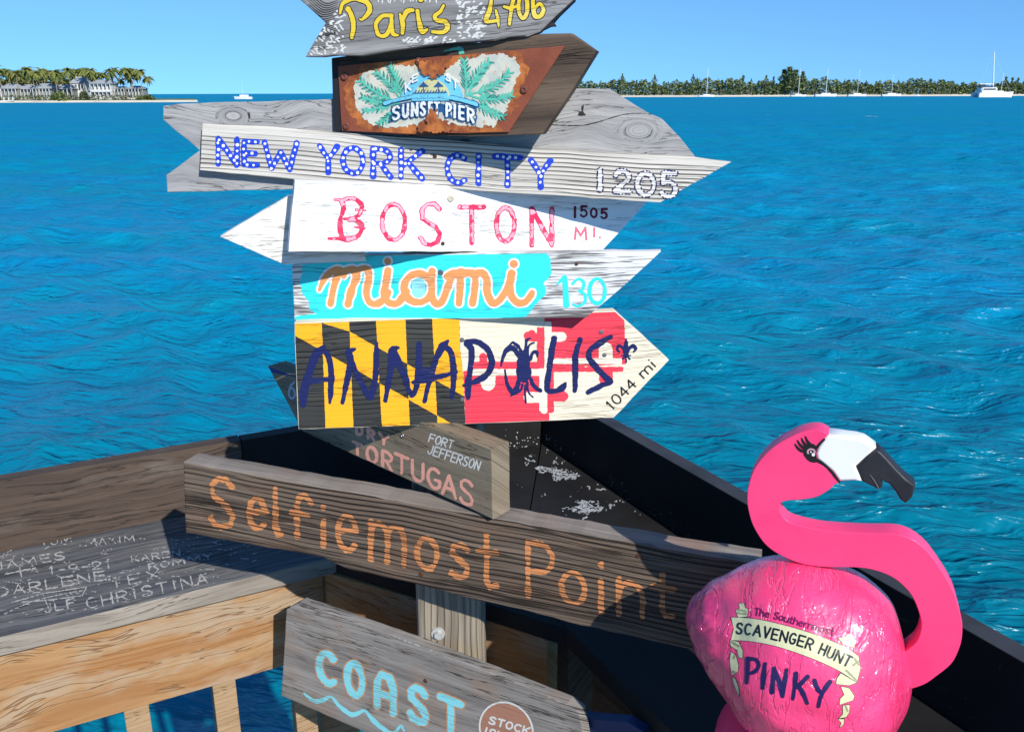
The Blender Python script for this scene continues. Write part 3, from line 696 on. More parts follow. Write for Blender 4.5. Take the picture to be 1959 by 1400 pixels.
for it in [('P', 630, 712, 790, 1028), ('o', 808, 862, 962, 1058), ('i', 1000, 808, 1070, 1110), ('n', 1115, 915, 1272, 1125), ('t', 1298, 872, 1442, 1125)]: fit(it[0], zI, *it[1:])
f.grow(.7); f.rough(1.5, 6, 18); f.rough(1.1, 3, 8, sx=4); f.clip(inner(f, o, 2)); paint_sheet('lettering', f, P, oo, s)
for a in ((1222, 1063), (806, 1098)): screw(P, *a, s, .004, rusty)

# ---- Coast
P = board_plane(-31, .045, (540, 1240), (1060, 1420))
kw = dict(seed=25, crack=.7, kx=2.2, kz=70)
cw = wood('silver_grey_wood', (.33, .30, .265), (.18, .16, .14), blotc=(.30, .20, .13), **kw)
s = sign(P, 'grey plank reading COAST in pale blue letters over a painted wave')
o = [(548, 1165), (572, 1152), (800, 1232), (1085, 1345), (1108, 1362), (1122, 1430), (1100, 1520), (800, 1445), (717, 1408), (538, 1330)]
slab('board', P, o, .022, cw, s, seed=10, bevel=.002)
cb = paint('pale_blue_letter_paint', (.25, .68, .72), under=(.32, .30, .27), wear=.75, worn=.45, **kw); co = paint('faded_orange_outline', (.55, .27, .13), under=(.3, .25, .2), wear=.8, worn=.35, **kw)
f = fld_for([(590, 1230), (900, 1440)], 1.1)
for ch, a, b, c, d in [('C', 290, 452, 415, 650), ('O', 440, 508, 562, 716), ('A', 600, 572, 728, 792), ('S', 775, 640, 905, 855), ('T', 938, 705, 1092, 925)]:
    x0, y0 = z6(a, b); x1, y1 = z6(c, d); rr = 7.2
    G = {'A': [[(0, 0), (.02, .75), (.3, 1), (.75, 1), (.98, .75), (1, 0)], [(.1, .42), (.9, .42)]]}.get(ch, GL[ch])
    for st in G: f.stroke([(x0 + rr + x * (x1 - x0 - 2 * rr), y1 - rr + (y0 - y1 + 2 * rr) * y + .3 * (x - .5) * (x1 - x0)) for x, y in st], rr, smooth=False)
f.rough(.6, 4, 3); g = f.clone().grow(2.6); g.rough(.8, 3, 5); g.clip(inner(g, o)); paint_sheet('letter_outline', g, P, co, s)
f.clip(inner(f, o)); paint_sheet('lettering', f, P, cb, s, 2)
f = fld_for([(575, 1315), (790, 1410)], 1.1)
f.stroke(ZL(z6, [(230, 685, 2), (280, 725, 4.5), (330, 722, 4), (375, 705, 3), (420, 755, 4.5), (480, 798, 5), (520, 792, 4), (555, 778, 3), (600, 830, 4.5), (660, 880, 5), (710, 900), (745, 860, 3), (765, 885, 2)]), 4)
f.rough(.5, 4); paint_sheet('painted_wave', f, P, cb, s, 2)
cx, cy = z6(1312, 880)
ell = lambda k: [(cx + k * math.cos(t) , cy + k * 1.02 * math.sin(t) + .12 * k * math.cos(t)) for t in np.linspace(0, 2 * math.pi, 40)[:-1]]
f = fld_for(ell(54)).poly(ell(51)); paint_sheet('painted_badge', f, P, paint('brown_badge_paint', (.40, .19, .12), under=(.3, .2, .15), wear=.6, worn=.3, **kw), s, 1)
f = fld_for(ell(54), 1.0).stroke(ell(51) + ell(51)[:1], 1.8, False); paint_sheet('badge_ring', f, P, wh, s, 2); f = fld_for(ell(54), 1.0); line_text(f, 'STOCK', z6(1218, 845), z6(1430, 905), 13, 1.8, gap=.25); paint_sheet('badge_lettering', f, P, wh, s, 2); f = fld_for(ell(54), 1.0); line_text(f, 'ISLAND', z6(1190, 905), z6(1420, 975), 14, 1.8, gap=.25)
f.rough(.4, 3); paint_sheet('badge_lettering', f, P, wh, s, 2)
f = fld_for([(560, 1145), (1105, 1365)], 1.0).stroke([(572, 1152, 1.2), (700, 1196, 1.5), (800, 1231, 3), (830, 1243, 2), (1000, 1310, 2.2), (1090, 1347, 2)], 1.5); f.rough(1, 5); f.clip(inner(f, o, 1.0))
paint_sheet('painted_edge', f, P, wh, s)  # white line stands for the bright lit top face of the board
screw(P, *z6(880, 620), s, .004, rusty)
# blue painted board end behind it
P = board_plane(-31, .018, (1100, 1385), (1240, 1400))
s = sign(P, 'deep blue board whose tip shows to the right of the COAST sign')
slab('board', P, [(1040, 1352), (1098, 1368), (1130, 1374), (1200, 1380), (1232, 1400), (1235, 1470), (1040, 1470)], .02, plain('blue_board_paint', (.012, .03, .10), .5), s)

# ---- Sunset Pier
P = board_plane(-14, .062, (640, 190), (1080, 160))
kw = dict(seed=29, crack=.6, kx=2.2, kz=60)
sw = wood('brown_stained_wood', (.15, .105, .072), (.06, .042, .03), blotc=(.045, .035, .03), **kw)
s = sign(P, 'brown arrow board with a rusty plate reading SUNSET PIER')
o = [(636, 111), (760, 96), (900, 84), (1037, 65), (1092, 64), (1141, 98), (1090, 180), (1037, 258), (821, 262), (640, 250)]
slab('board', P, o, .028, sw, s, seed=11, bevel=.002)
slab('end_shade_strip', P, [(635, 112), (647, 111), (655, 250), (639, 250)], .030, plain('end_shade_black', (.012, .012, .015), .7), s, front=-.0015, jitter=0, bevel=.0005)  # black strip added to stand for the board's shaded left end
rust = bpy.data.materials.new('rusted_plate'); N = NT(rust); tc = N.n('ShaderNodeTexCoord').outputs['Object']
n1 = N.noise(tc, 30, 6, .65); n2 = N.noise(tc, 140, 5, .65)
c = N.mix(N.ramp(n1, .35, .65), (.22, .05, .014), (.52, .16, .03)); c = N.mix(N.math('MULTIPLY', N.ramp(n2, .5, .7), .7), c, (.07, .018, .01)); c = N.mix(N.math('MULTIPLY', N.ramp(n2, .42, .3), .4), c, (.55, .22, .05))
N.l(c, N.b.inputs['Base Color']); N.b.inputs['Roughness'].default_value = .75; N.l(N.bump(N.math('ADD', n1, N.math('MULTIPLY', n2, .6)), .6, .001), N.b.inputs['Normal'])
rust2 = plain('dark_red_rust', (.25, .065, .03), .7, vs=25, var=.3, bumpd=.0006, bs=200)
op = [(648, 127), (760, 116), (1082, 88), (1030, 168), (974, 253), (785, 257), (656, 250)]
plate = slab('metal_plate', P, op, .003, rust2, s, front=-.0034, jitter=.0004, bevel=.0006)
PP = P
def sheet_on_plate(name, f, mat, layer): 
    f.clip(inner(f, op, 1.2)); return paint_sheet(name, f, P, mat, plate, 10 + layer)
patch = [zA(*p) for p in [(470, 440), (540, 415), (620, 392), (700, 385), (790, 380), (840, 430), (890, 450), (940, 430), (990, 385), (1060, 350), (1160, 325), (1270, 318), (1370, 340), (1400, 400), (1370, 480), (1345, 560), (1310, 640), (1270, 700), (1240, 745), (1130, 742), (1050, 735), (960, 715), (890, 690), (820, 715), (760, 738), (650, 748), (540, 740), (480, 700), (435, 620), (415, 540), (440, 480)]]
f = fld_for(patch, 1.2, 24).poly(patch).grow(15); f.rough(6, 12, 1); f.rough(2, 4, 3); sheet_on_plate('rust_bloom', f, rust, 0)
f = fld_for(patch, 1.0, 20).poly(patch); f.rough(3, 10, 2); f.rough(2.6, 4, 4); f.rough(1, 2, 8)
pw = bpy.data.materials.new('chalky_plate_paint'); N = NT(pw); tc = N.n('ShaderNodeTexCoord').outputs['Object']
n1 = N.noise(tc, 45, 5, .6); n2 = N.noise(tc, 160, 4, .6)
c = N.mix(N.ramp(n1, .4, .65), (.60, .58, .47), (.46, .49, .43)); c = N.mix(N.math('MULTIPLY', N.ramp(n2, .58, .72), .6), c, (.42, .22, .08)); N.l(c, N.b.inputs['Base Color']); N.b.inputs['Roughness'].default_value = .6
sheet_on_plate('painted_panel', f, pw, 1)
def pm(n, c, w=.3): return paint(n, c, under=(.3, .15, .06), wear=w, worn=.22, vary=.25, seed=29, crack=.2, kx=30, kz=40)
green = pm('sea_green_paint', (.10, .50, .36)); dgreen = pm('dark_frond_paint', (.03, .22, .19)); lblue = pm('light_blue_paint', (.16, .55, .72)); dblue = pm('dark_blue_line_paint', (.02, .10, .25)); pwht = pm('plate_white_paint', (.76, .78, .74)); pyel = pm('pale_yellow_paint', (.62, .60, .30))
rnd = random.Random(7)
fg = fld_for([zA(420, 300), zA(1400, 760)], 1.0, 6); fd = fg.clone()
def frond(x0, y0, x1, y1, bend, n, ln):
    mx, my = (x0 + x1) / 2 + bend * (y1 - y0), (y0 + y1) / 2 - bend * (x1 - x0)
    pts = [((1 - t) ** 2 * x0 + 2 * t * (1 - t) * mx + t * t * x1, (1 - t) ** 2 * y0 + 2 * t * (1 - t) * my + t * t * y1) for t in np.linspace(0, 1, n)]
    fg.stroke(ZL(zA, [(*p, 1.8) for p in pts]), 1.8)
    for i in range(2, n):
        dx, dy = pts[i][0] - pts[i - 1][0], pts[i][1] - pts[i - 1][1]; L = math.hypot(dx, dy); dx /= L; dy /= L
        for sg in (-1, 1):
            l = .78 * ln * (1.1 - .5 * i / n) * rnd.uniform(.8, 1.1); ex, ey = pts[i][0] + l * (dx * .75 - sg * dy * .65), pts[i][1] + l * (dy * .75 + sg * dx * .65)
            w = rnd.choice((0, 1)); (fg if w else fd).stroke(ZL(zA, [(*pts[i], 1.4), ((pts[i][0] + ex) / 2, (pts[i][1] + ey) / 2, 2.1), (ex, ey, .5)]), 1.6)
            if not w: fg.stroke(ZL(zA, [(pts[i][0] + 3, pts[i][1] + 5, .8), (ex + 4, ey + 4, .4)]), .8, False)
frond(1080, 570, 1070, 360, -.05, 10, 75); frond(1095, 560, 1210, 370, .15, 10, 80); frond(1100, 550, 1330, 430, -.2, 11, 75); frond(1110, 560, 1340, 560, -.2, 11, 75); frond(1120, 580, 1290, 680, -.15, 9, 70)
frond(710, 590, 640, 400, -.1, 10, 75); frond(700, 590, 560, 430, -.15, 9, 75); frond(690, 600, 470, 480, .1, 10, 75); frond(690, 610, 480, 570, .1, 10, 65); frond(690, 620, 580, 720, .1, 7, 60); frond(690, 600, 490, 650, 0.05, 8, 50)
fg.rough(.3, 3); fd.rough(.3, 3); sheet_on_plate('painted_frond', fd, dgreen, 2); sheet_on_plate('painted_frond', fg, green, 3)
f = fld_for([zA(690, 420), zA(1080, 600)], 1.0).poly([zA(*p) for p in arc(885, 580, 180, 148, 180, 360, 24)]); f.rough(.6, 4); sheet_on_plate('painted_emblem', f, lblue, 4)
f = fld_for([zA(690, 420), zA(1080, 600)], 1.0).poly([zA(*p) for p in arc(885, 580, 105, 115, 180, 360, 20)]); sheet_on_plate('painted_sun', f, pyel, 5)
f = fld_for([zA(740, 420), zA(1000, 600)], .9, 3).poly([zA(*p) for p in [(770, 545), (975, 540), (985, 590), (765, 592)]]); sheet_on_plate('painted_emblem', f, lblue, 6)
f = fld_for([zA(740, 460), zA(1000, 570)], .8, 3)
for a in (835, 922): f.poly([zA(a - 30, 512), zA(a - 8, 488), zA(a, 478), zA(a + 8, 488), zA(a + 32, 508)]); f.stroke([zA(a, 500), zA(a + 2, 545)], .7, False)
f.stroke([zA(775, 548, ), zA(970, 542)], .9, False)
for a in range(785, 970, 17): f.stroke([zA(a, 546), zA(a + 9, 527 + (a * 7) % 9)], 1.1, False)
sheet_on_plate('painted_umbrella', f, dblue, 7)
af = lambda x: 612 - 55 * (1 - ((x - 890) / 290) ** 2) + 8 * ((x - 890) / 290)
for w_, mt, ly, dy in ((17, dblue, 4, 2), (11, lblue, 8, 0)):
    f = fld_for([zA(590, 530), zA(1200, 700)], 1.0); f.stroke([(*zA(x, af(x) + dy + 6), w_ / 3.06) for x in range(612, 1172, 28)], 4); f.rough(.4, 4); sheet_on_plate('painted_arc', f, mt, ly)
f = fld_for([zA(600, 560), zA(1200, 780)], 1.0)
band = [zA(x, af(x) + 30) for x in range(645, 1150, 25)] + [zA(x, af(x) + 128) for x in range(1150, 620, -25)]
f.poly(band); f.F = np.maximum(f.F, -(vnoise(f.X, f.Y, 7, 3) - .3) * 10); sheet_on_plate('painted_shadow_band', f, dblue, 3)
f = fld_for([zA(600, 560), zA(1200, 780)], .9)
for ch, xa, xb in [('S', 652, 702), ('U', 712, 752), ('N', 764, 806), ('S', 815, 852), ('E', 864, 892), ('T', 896, 934), ('P', 966, 1002), ('I', 1010, 1028), ('E', 1040, 1078), ('R', 1090, 1134)]:
    sl = (af(xb) - af(xa)) / (xb - xa); yt = af((xa + xb) / 2) + 38; x0, y0 = zA(xa, yt); x1, y1 = zA(xb, yt + 84)
    for q in glyph_strokes(ch, x0, y0, x1, y1, sl, 0, 2): f.stroke(q, 2.5, False)
g = f.clone().grow(1.3); g.rough(.5, 3); sheet_on_plate('letter_outline', g, dblue, 9); f.rough(.5, 3, 5); sheet_on_plate('lettering', f, pwht, 10)
f = fld_for([zA(690, 420), zA(1080, 600)], .9)
for ch, a, b, c_, d_, sl, tl in [('K', 728, 478, 768, 540, -.5, .3), ('E', 768, 436, 806, 482, -.5, .2), ('S', 965, 432, 1000, 478, .5, -.2), ('T', 1000, 462, 1045, 520, .7, -.3)]: letters(f, zA, [(ch, a, b, c_, d_)], 1.5, sl)
f.rough(.3, 3); sheet_on_plate('lettering', f, pwht, 11)
f = fld_for([zA(760, 330), zA(1000, 460)], 1.0, 4).poly([zA(*p) for p in [(800, 360), (980, 350), (960, 430), (900, 455), (830, 440)]]).rough(4, 6, 9); f.rough(2, 3, 2); sheet_on_plate('rust_bloom', f, rust, 12)
f = fld_for([zA(800, 640), zA(1010, 790)], 1.0, 4).poly([zA(*p) for p in [(870, 640), (910, 645), (920, 700), (1000, 740), (1000, 775), (800, 775), (800, 740), (850, 720)]]).rough(4, 6, 5); f.rough(2, 3, 2); sheet_on_plate('rust_bloom', f, rust, 12)
Ps = Plane(P.p + P.n * .0034, P.n, P.ex)
for a in ((661, 147), (665, 241), (830, 239), (1004, 172), (803, 118)):
    o_ = screw(P, *a, s, .0050, plain('rusted_rivet', (.16, .05, .035), .7, vs=300), 'rivet', .002); o_.location.y = -.0042
f = fld_for([(850, 88), (910, 110)], .9).stroke(ZL(zA, [(950, 300, 1), (1040, 285, 3), (1060, 310, 2)]), 2).stroke(ZL(zA, [(1035, 275, 1), (1045, 310, 3)]), 2).rough(.8, 3); f.clip(inner(f, o)); paint_sheet('paint_smudge', f, P, green, s)

# ---- Paris
P = board_plane(-7, .080, (600, 60), (1080, 10))
kw = dict(seed=33, crack=.7, kx=2.4, kz=75)
pwd = wood('dark_grey_wood', (.30, .29, .28), (.15, .145, .14), gcol=(.02, .02, .02), **kw)
s = sign(P, 'grey fish-tailed arrow reading Paris 4706 in yellow, topmost sign in view')
o = [(583, 109), (640, 106), (690, 107), (820, 87), (1010, 71), (1033, 62), (1096, 2), (1150, -55), (1130, -75), (540, -70), (548, -50), (573, 0), (622, 44)]
slab('board', P, o, .026, pwd, s, seed=12, bevel=.003, jitter=.0016)
slab('board_edge', P, [(1008, 72), (1052, 50), (1063, 49), (1057, 40), (1100, 0), (1096, 2), (1040, 55)], .02, plain('dark_edge', (.03, .028, .028), .9), s, front=.004, jitter=.0012, bevel=0)  # dark slab along the right edge of the board
py_ = paint('yellow_letter_paint', (.72, .52, .03), under=(.3, .2, .02), wear=.5, vary=.2, lighten=(.82, .78, .35), **kw); pbk = paint('black_outline_paint', (.012, .012, .012), wear=.2, **kw); pwh = paint('scratch_white_paint', (.62, .62, .58), under=(.2, .2, .2), wear=.7, worn=.3, **kw)
f = fld_for([(645, -20), (1045, 80)], 1.0)
S = lambda pts, rr=4.5: f.stroke(ZL(zA, pts), rr)
S([(340, 80, 3), (358, 20, 4), (430, -8, 5), (500, 20, 5), (510, 70, 5), (470, 115, 3), (455, 115, 2)]); S([(385, 55, 5), (405, 90), (418, 150), (408, 222, 3.5)])
S([(640, 95), (590, 95), (550, 140), (565, 205), (610, 205), (640, 140)], 4); S([(640, 90, 3), (642, 150, 4), (650, 200, 4), (678, 208, 2)], 4)
S([(690, 85, 3), (706, 140, 5), (704, 195, 4)]); S([(706, 120, 3), (730, 70, 5), (765, 62, 4)]); S([(792, 65, 4), (802, 130, 4.5), (820, 188, 5), (850, 172, 2.5)]); f.disc(*zA(812, 0), 5)
S([(945, 35, 3), (925, 70, 4), (895, 95, 4), (905, 120, 4), (955, 130, 4.5), (968, 165, 4.5), (940, 190, 4), (880, 188, 3)])
S([(1228, -20, 3), (1215, 60, 4.5), (1195, 125, 4.5), (1260, 122, 3)]); S([(1250, 60, 2), (1262, 110, 3.5), (1268, 160, 1.2)])
S([(1300, 42, 2.5), (1340, 50, 3), (1380, 35, 2.5)]); S([(1365, -40, 3), (1345, 40, 4), (1330, 145, 3)]); S(arc(1410, 40, 26, 68, 0, 360, 14), 4)
S([(1475, -50, 3.5), (1468, 30, 4), (1480, 95, 4.5), (1512, 95, 4), (1530, 60, 4), (1508, 25, 3.5), (1478, 50, 3)])
f.rough(.4, 4); g = f.clone().grow(1.7); g.rough(.4, 3); g.clip(inner(g, o)); paint_sheet('letter_outline', g, P, pbk, s); f.clip(inner(f, o)); paint_sheet('lettering', f, P, py_, s, 2)
f = fld_for([(580, -5), (940, 108)], 1.0, 4); rnd = random.Random(3)
for k in range(230):
    if k < 90: x, y = rnd.uniform(160, 360), rnd.uniform(60, 325); a = rnd.uniform(-.5, 1.1)
    elif k < 190: x, y = rnd.uniform(1015, 1175), rnd.uniform(5, 235); a = rnd.uniform(-.7, .4)
    else: x, y = rnd.uniform(700, 1000), rnd.uniform(225, 265); a = rnd.uniform(-.8, -.2)
    if k < 90 and y < 325 - (x - 120) * 1.0 - 60: continue
    l = rnd.uniform(12, 34); f.stroke(ZL(zA, [(x, y, .5), (x + l * math.cos(a) * .5, y + l * math.sin(a) * .5 - 3, 1.7), (x + l * math.cos(a), y + l * math.sin(a), .4)]), 1)
for k in range(14): x = 560 + k * 26; f.stroke(ZL(zA, [(x, -15), (x + rnd.uniform(-12, 12), rnd.uniform(5, 22), 1)]), 1.8)
f.clip(inner(f, o)); h = g.clone(); paint_sheet('paint_strokes', f, P, pwh, s, .6)
f = fld_for([(570, 0), (660, 108)], 1.0, 2)
for k in range(16):
    t = k / 15; f.stroke(ZL(zA, [(330 - 10 * t, 60 + 190 * t - 60, .4), (250 - 40 * t, 20 + 200 * t, 1.0), (150 + 10 * t, -60 + 250 * t, .5)]), 1)
f.clip(inner(f, o)); paint_sheet('paint_strokes', f, P, pbk, s, .3)

# ------------------------------------------------------------------ the post
def rounded_box(x0, x1, y0, y1, z0, z1, r, n=5):
    bm = bmesh.new(); prof = []
    for cx, cy, a in ((x1 - r, y1 - r, 0), (x0 + r, y1 - r, 90), (x0 + r, y0 + r, 180), (x1 - r, y0 + r, 270)):
        for k in range(n + 1): t = R(a + 90 * k / n); prof.append((cx + r * math.cos(t), cy + r * math.sin(t)))
    lo = [bm.verts.new((x, y, z0)) for x, y in prof]; hi = [bm.verts.new((x, y, z1)) for x, y in prof]; n = len(prof)
    for i in range(n): bm.faces.new((lo[i], lo[(i + 1) % n], hi[(i + 1) % n], hi[i]))
    bm.faces.new(lo[::-1]); bm.faces.new(hi)
    return bm
pw_ = bpy.data.materials.new('grey_post_wood'); N = NT(pw_); tc = N.n('ShaderNodeTexCoord').outputs['Object']; x, y, z = N.sep(tc)
wv = N.noise(N.comb(N.math('MULTIPLY', x, 10), y, N.math('MULTIPLY', z, 3)), 1, 2)
xx = N.math('ADD', x, N.math('MULTIPLY', wv, .03)); st = N.noise(N.comb(N.math('MULTIPLY', xx, 90), N.math('MULTIPLY', y, 90), N.math('MULTIPLY', z, 3)), 1, 4, .6)
gr = N.ramp(N.math('SINE', N.math('MULTIPLY', xx, 520)), .35, 1.0)
c = N.mix(N.ramp(st, .3, .7), (.16, .13, .095), (.33, .28, .205)); c = N.mix(N.math('MULTIPLY', gr, .45), c, (.10, .08, .06)); N.l(c, N.b.inputs['Base Color']); N.b.inputs['Roughness'].default_value = .85
N.l(N.bump(N.math('SUBTRACT', st, gr), .8, .0025), N.b.inputs['Normal'])
post = empty('signpost', (XP, YP + .05, 2.3), 'weathered grey square post that carries the direction signs', 'post')
o_ = bm_obj('shaft', rounded_box(-.0597, .0597, -.05, .048, 0, ZC + .34 - 2.3, .014), pw_, post, smooth=False)
Pp = Plane((XP, YP, 3), (0, -1, 0), (1, 0, 0))
def bolt(Pl, px, py, name='bolt'):
    root = empty(name, None, 'galvanised bolt and washer driven into the grey post below the long plank', 'bolt', mat=Matrix.Translation(Pl.at(px, py)) @ Pl.M.to_3x3().to_4x4())
    return root
b = bm_obj('bolt_head', (lambda bm: (bmesh.ops.create_cone(bm, cap_ends=True, segments=6, radius1=.0075, radius2=.0065, depth=.006, matrix=Matrix.Translation((0, -.006, 0)) @ Matrix.Rotation(R(90), 4, 'X')), bm)[1])(bmesh.new()), plain('galvanised', (.50, .50, .47), .6, .4, vs=200), post)
b.location = Vector(Pp.at(838, 1211)) - post.location
w = bm_obj('washer', (lambda bm: (bmesh.ops.create_cone(bm, cap_ends=True, segments=28, radius1=.0125, radius2=.0118, depth=.003, matrix=Matrix.Translation((0, -.0015, 0)) @ Matrix.Rotation(R(90), 4, 'X')), bm)[1])(bmesh.new()), MATS['galvanised'], post)
w.location = b.location.copy()

# ------------------------------------------------------------------ the railing with its drink shelf
SH = ZC - .92                    # top of the shelf
AL = R(27.5); LV = Vector((math.cos(AL), math.sin(AL), 0)); RV = Vector((-math.sin(AL), math.cos(AL), 0))
CN = Vector((.083, 2.28, 0))     # inner foot of the corner
def PQ(p, q, z=0): return CN - LV * p - RV * q + Vector((0, 0, z))
def frame_at(p, q, z, along='l'):
    M = Matrix((LV, RV, Vector((0, 0, 1)))).transposed().to_4x4() if along == 'l' else Matrix((RV, -LV, Vector((0, 0, 1)))).transposed().to_4x4()
    M.translation = PQ(p, q, z); return M
def pq_prism(name, pts, z0, z1, mat, root, label=None, bevel=.002, along='l'):
    """prism over a plan outline given in (p, q); its own frame runs along the board so that the grain does too"""
    cx = sum(p for p, q in pts) / len(pts); cy = sum(q for p, q in pts) / len(pts)
    M = frame_at(cx, cy, z1, along) if along != 'd' else None
    if along == 'd':
        A = PQ(*pts[0]); B = PQ(*pts[1]); ex = (B - A).normalized(); ey = Vector((0, 0, 1)).cross(ex)
        M = Matrix((ex, ey, Vector((0, 0, 1)))).transposed().to_4x4(); M.translation = PQ(cx, cy, z1)
    Mi = M.inverted(); q = [(Mi @ PQ(a, b, z1)) for a, b in pts]
    if poly_area([(v.x, v.y) for v in q]) < 0: q = q[::-1]
    bm = bmesh.new(); hi = [bm.verts.new((v.x, v.y, 0)) for v in q]; lo = [bm.verts.new((v.x, v.y, z0 - z1)) for v in q]; n = len(q)
    bm.faces.new(hi); bm.faces.new(lo[::-1])
    for i in range(n): bm.faces.new((hi[i], lo[i], lo[(i + 1) % n], hi[(i + 1) % n]))
    bmesh.ops.recalc_face_normals(bm, faces=bm.faces)
    if bevel: bmesh.ops.bevel(bm, geom=list(bm.edges), offset=bevel, segments=2, profile=.6, affect='EDGES', clamp_overlap=True)
    o = bm_obj(name, bm, mat, None, label=label)
    o.matrix_world = M
    if root is not None:
        o.parent = root; o.matrix_parent_inverse = root.matrix_world.inverted()
    return o
def flat_wood(name, light, dark, gcol, seed=0, kx=2.5, kz=60, crack=.5, blot=None, blot_lo=.5, rough=.8, orient='z', bumpd=.002, spec=.3, warp=.02, contrast=(.3, .7), lines=0, lcol=None):
    """like wood() but the figure runs over every face of a beam (across = y + z)"""
    mt = bpy.data.materials.new(name); N = NT(mt); tc = N.n('ShaderNodeTexCoord').outputs['Object']; x, y, z = N.sep(tc)
    w = N.noise(N.comb(N.math('MULTIPLY', x, 3.0), N.math('MULTIPLY', y, 5), N.math('MULTIPLY', z, 5)), 1, 2)
    ac = N.math('ADD', N.math('ADD', y, N.math('MULTIPLY', z, 1.0)), N.math('MULTIPLY', w, warp * 4))
    st = N.noise(N.comb(N.math('MULTIPLY', x, kx), N.math('MULTIPLY', ac, kz), seed), 1, 4, .6)
    fb = N.noise(N.comb(N.math('MULTIPLY', x, kx * 8), N.math('MULTIPLY', ac, kz * 8), seed), 1, 2, .6)
    c = N.mix(N.ramp(st, *contrast), dark, light)
    if lines:
        ln = N.ramp(N.math('SINE', N.math('MULTIPLY', N.math('ADD', ac, N.math('MULTIPLY', st, .02)), lines)), .1, .95)
        lg = N.ramp(N.noise(N.comb(N.math('MULTIPLY', x, 2.0), N.math('MULTIPLY', ac, 12), seed + 3), 1, 2), .38, .6)
        c = N.mix(N.math('MULTIPLY', N.math('MULTIPLY', ln, lg), .8), c, lcol)
    bl = N.noise(N.comb(N.math('MULTIPLY', x, 5), N.math('MULTIPLY', y, 14), N.math('MULTIPLY', z, 14)), 1, 4, .6)
    if blot: c = N.mix(N.math('MULTIPLY', N.ramp(bl, blot_lo, blot_lo + .2), .8), c, blot)
    c = N.mix(N.math('MULTIPLY', N.ramp(fb, .52, .8), .5), c, gcol)
    cn = N.noise(N.comb(N.math('MULTIPLY', x, kx * 1.6), N.math('MULTIPLY', ac, kz * 1.2), seed + 9), 1, 3)
    cr = N.math('MULTIPLY', N.ramp(N.math('ABSOLUTE', N.math('SUBTRACT', cn, .5)), .03 * crack + .0001, .002), N.ramp(bl, .4, .55))
    c = N.mix(N.math('MULTIPLY', cr, .85), c, gcol)
    N.l(c, N.b.inputs['Base Color']); N.b.inputs['Roughness'].default_value = rough; N.b.inputs['Specular IOR Level'].default_value = spec
    N.l(N.bump(N.math('SUBTRACT', N.math('ADD', N.math('MULTIPLY', st, .4), N.math('MULTIPLY', fb, .3)), cr), .8, bumpd), N.b.inputs['Normal'])
    return mt
m_shelf = flat_wood('worn_navy_shelf_wood', (.15, .147, .145), (.05, .051, .058), (.02, .02, .022), 1, 2.2, 55, .9, blot=(.19, .18, .16), blot_lo=.48)
m_edge = flat_wood('grey_edge_wood', (.29, .255, .21), (.18, .155, .125), (.08, .06, .045), 2, 3, 60, .5, blot=(.33, .29, .24), blot_lo=.45)
m_fasc = flat_wood('brown_grey_fascia_wood', (.095, .066, .048), (.052, .036, .027), (.03, .022, .018), 3, 2, 50, .6, blot=(.13, .105, .085), blot_lo=.55)
m_orng = flat_wood('fresh_orange_pine', (.38, .23, .105), (.29, .14, .052), (.2, .09, .03), 4, 1.6, 26, .3, blot=(.36, .28, .19), blot_lo=.46, lines=420, lcol=(.27, .10, .022), warp=.03)
m_bal = flat_wood('pine_baluster', (.40, .28, .165), (.28, .175, .09), (.20, .11, .05), 5, 2.5, 50, .3)
m_black = plain('black_rail_paint', (.015, .015, .016), .6, vs=6, var=.4, spec=.15, bumpd=.0006, bs=120)
m_blackt = plain('lit_black_top_paint', (.045, .045, .05), .6, vs=9, var=.5, spec=.3, bumpd=.0006, bs=120)  # lighter copy of the rail black: sunlit fascia top put into the colour
TH = .038; WL, WR = .35, .40; FH = .157
rail = empty('railing', PQ(1.2, .2, 2.3), 'weathered brown railing with a graffiti-scratched drink shelf, left of the signpost', 'railing'); rail.rotation_euler.z = AL
bpy.context.view_layer.update()
pA = (.69, .35); pB = (.40, .80)
# p where the fascia turns black, at the edge of the signs' shadow
Pf = Plane(PQ(0, 0, SH), -RV, LV)
def p_at(px, py, q=0):
    P_ = Plane(PQ(0, q, SH), -RV, LV); v = P_.at(px, py); return -(v - CN).dot(LV)
pj = p_at(464, 870)
pq_prism('fascia_board', [(3.4, 0), (pj + .001, 0), (pj + .001, -TH), (3.4, -TH)], SH - .06, SH + FH, m_fasc, rail)
sh = pq_prism('shelf_board', [(3.4, .002), (.70, .002), (pA[0], WL), (3.4, WL)], SH - TH, SH, [m_shelf, m_edge], rail)
for pl in sh.data.polygons:
    if pl.normal.y < -.5 and abs(pl.normal.z) < .9: pl.material_index = 1
qb = WL - .022
pq_prism('rail_board', [(3.4, qb), (.715, qb), (.715, qb - TH), (3.4, qb - TH)], SH - TH - .2, SH - TH - .003, m_orng, rail)
pq_prism('lower_rail_board', [(3.4, qb), (.715, qb), (.715, qb - TH), (3.4, qb - TH)], 2.40, 2.49, m_bal, rail)
first = None; qn = qb - TH - .001
cs = [p_at(267, 1395, qn), p_at(437, 1380, qn), p_at(589, 1395, qn)]
stp = cs[0] - cs[1]; ps = [cs[2], cs[1], cs[0]] + [cs[0] + stp * k for k in range(1, 18)]
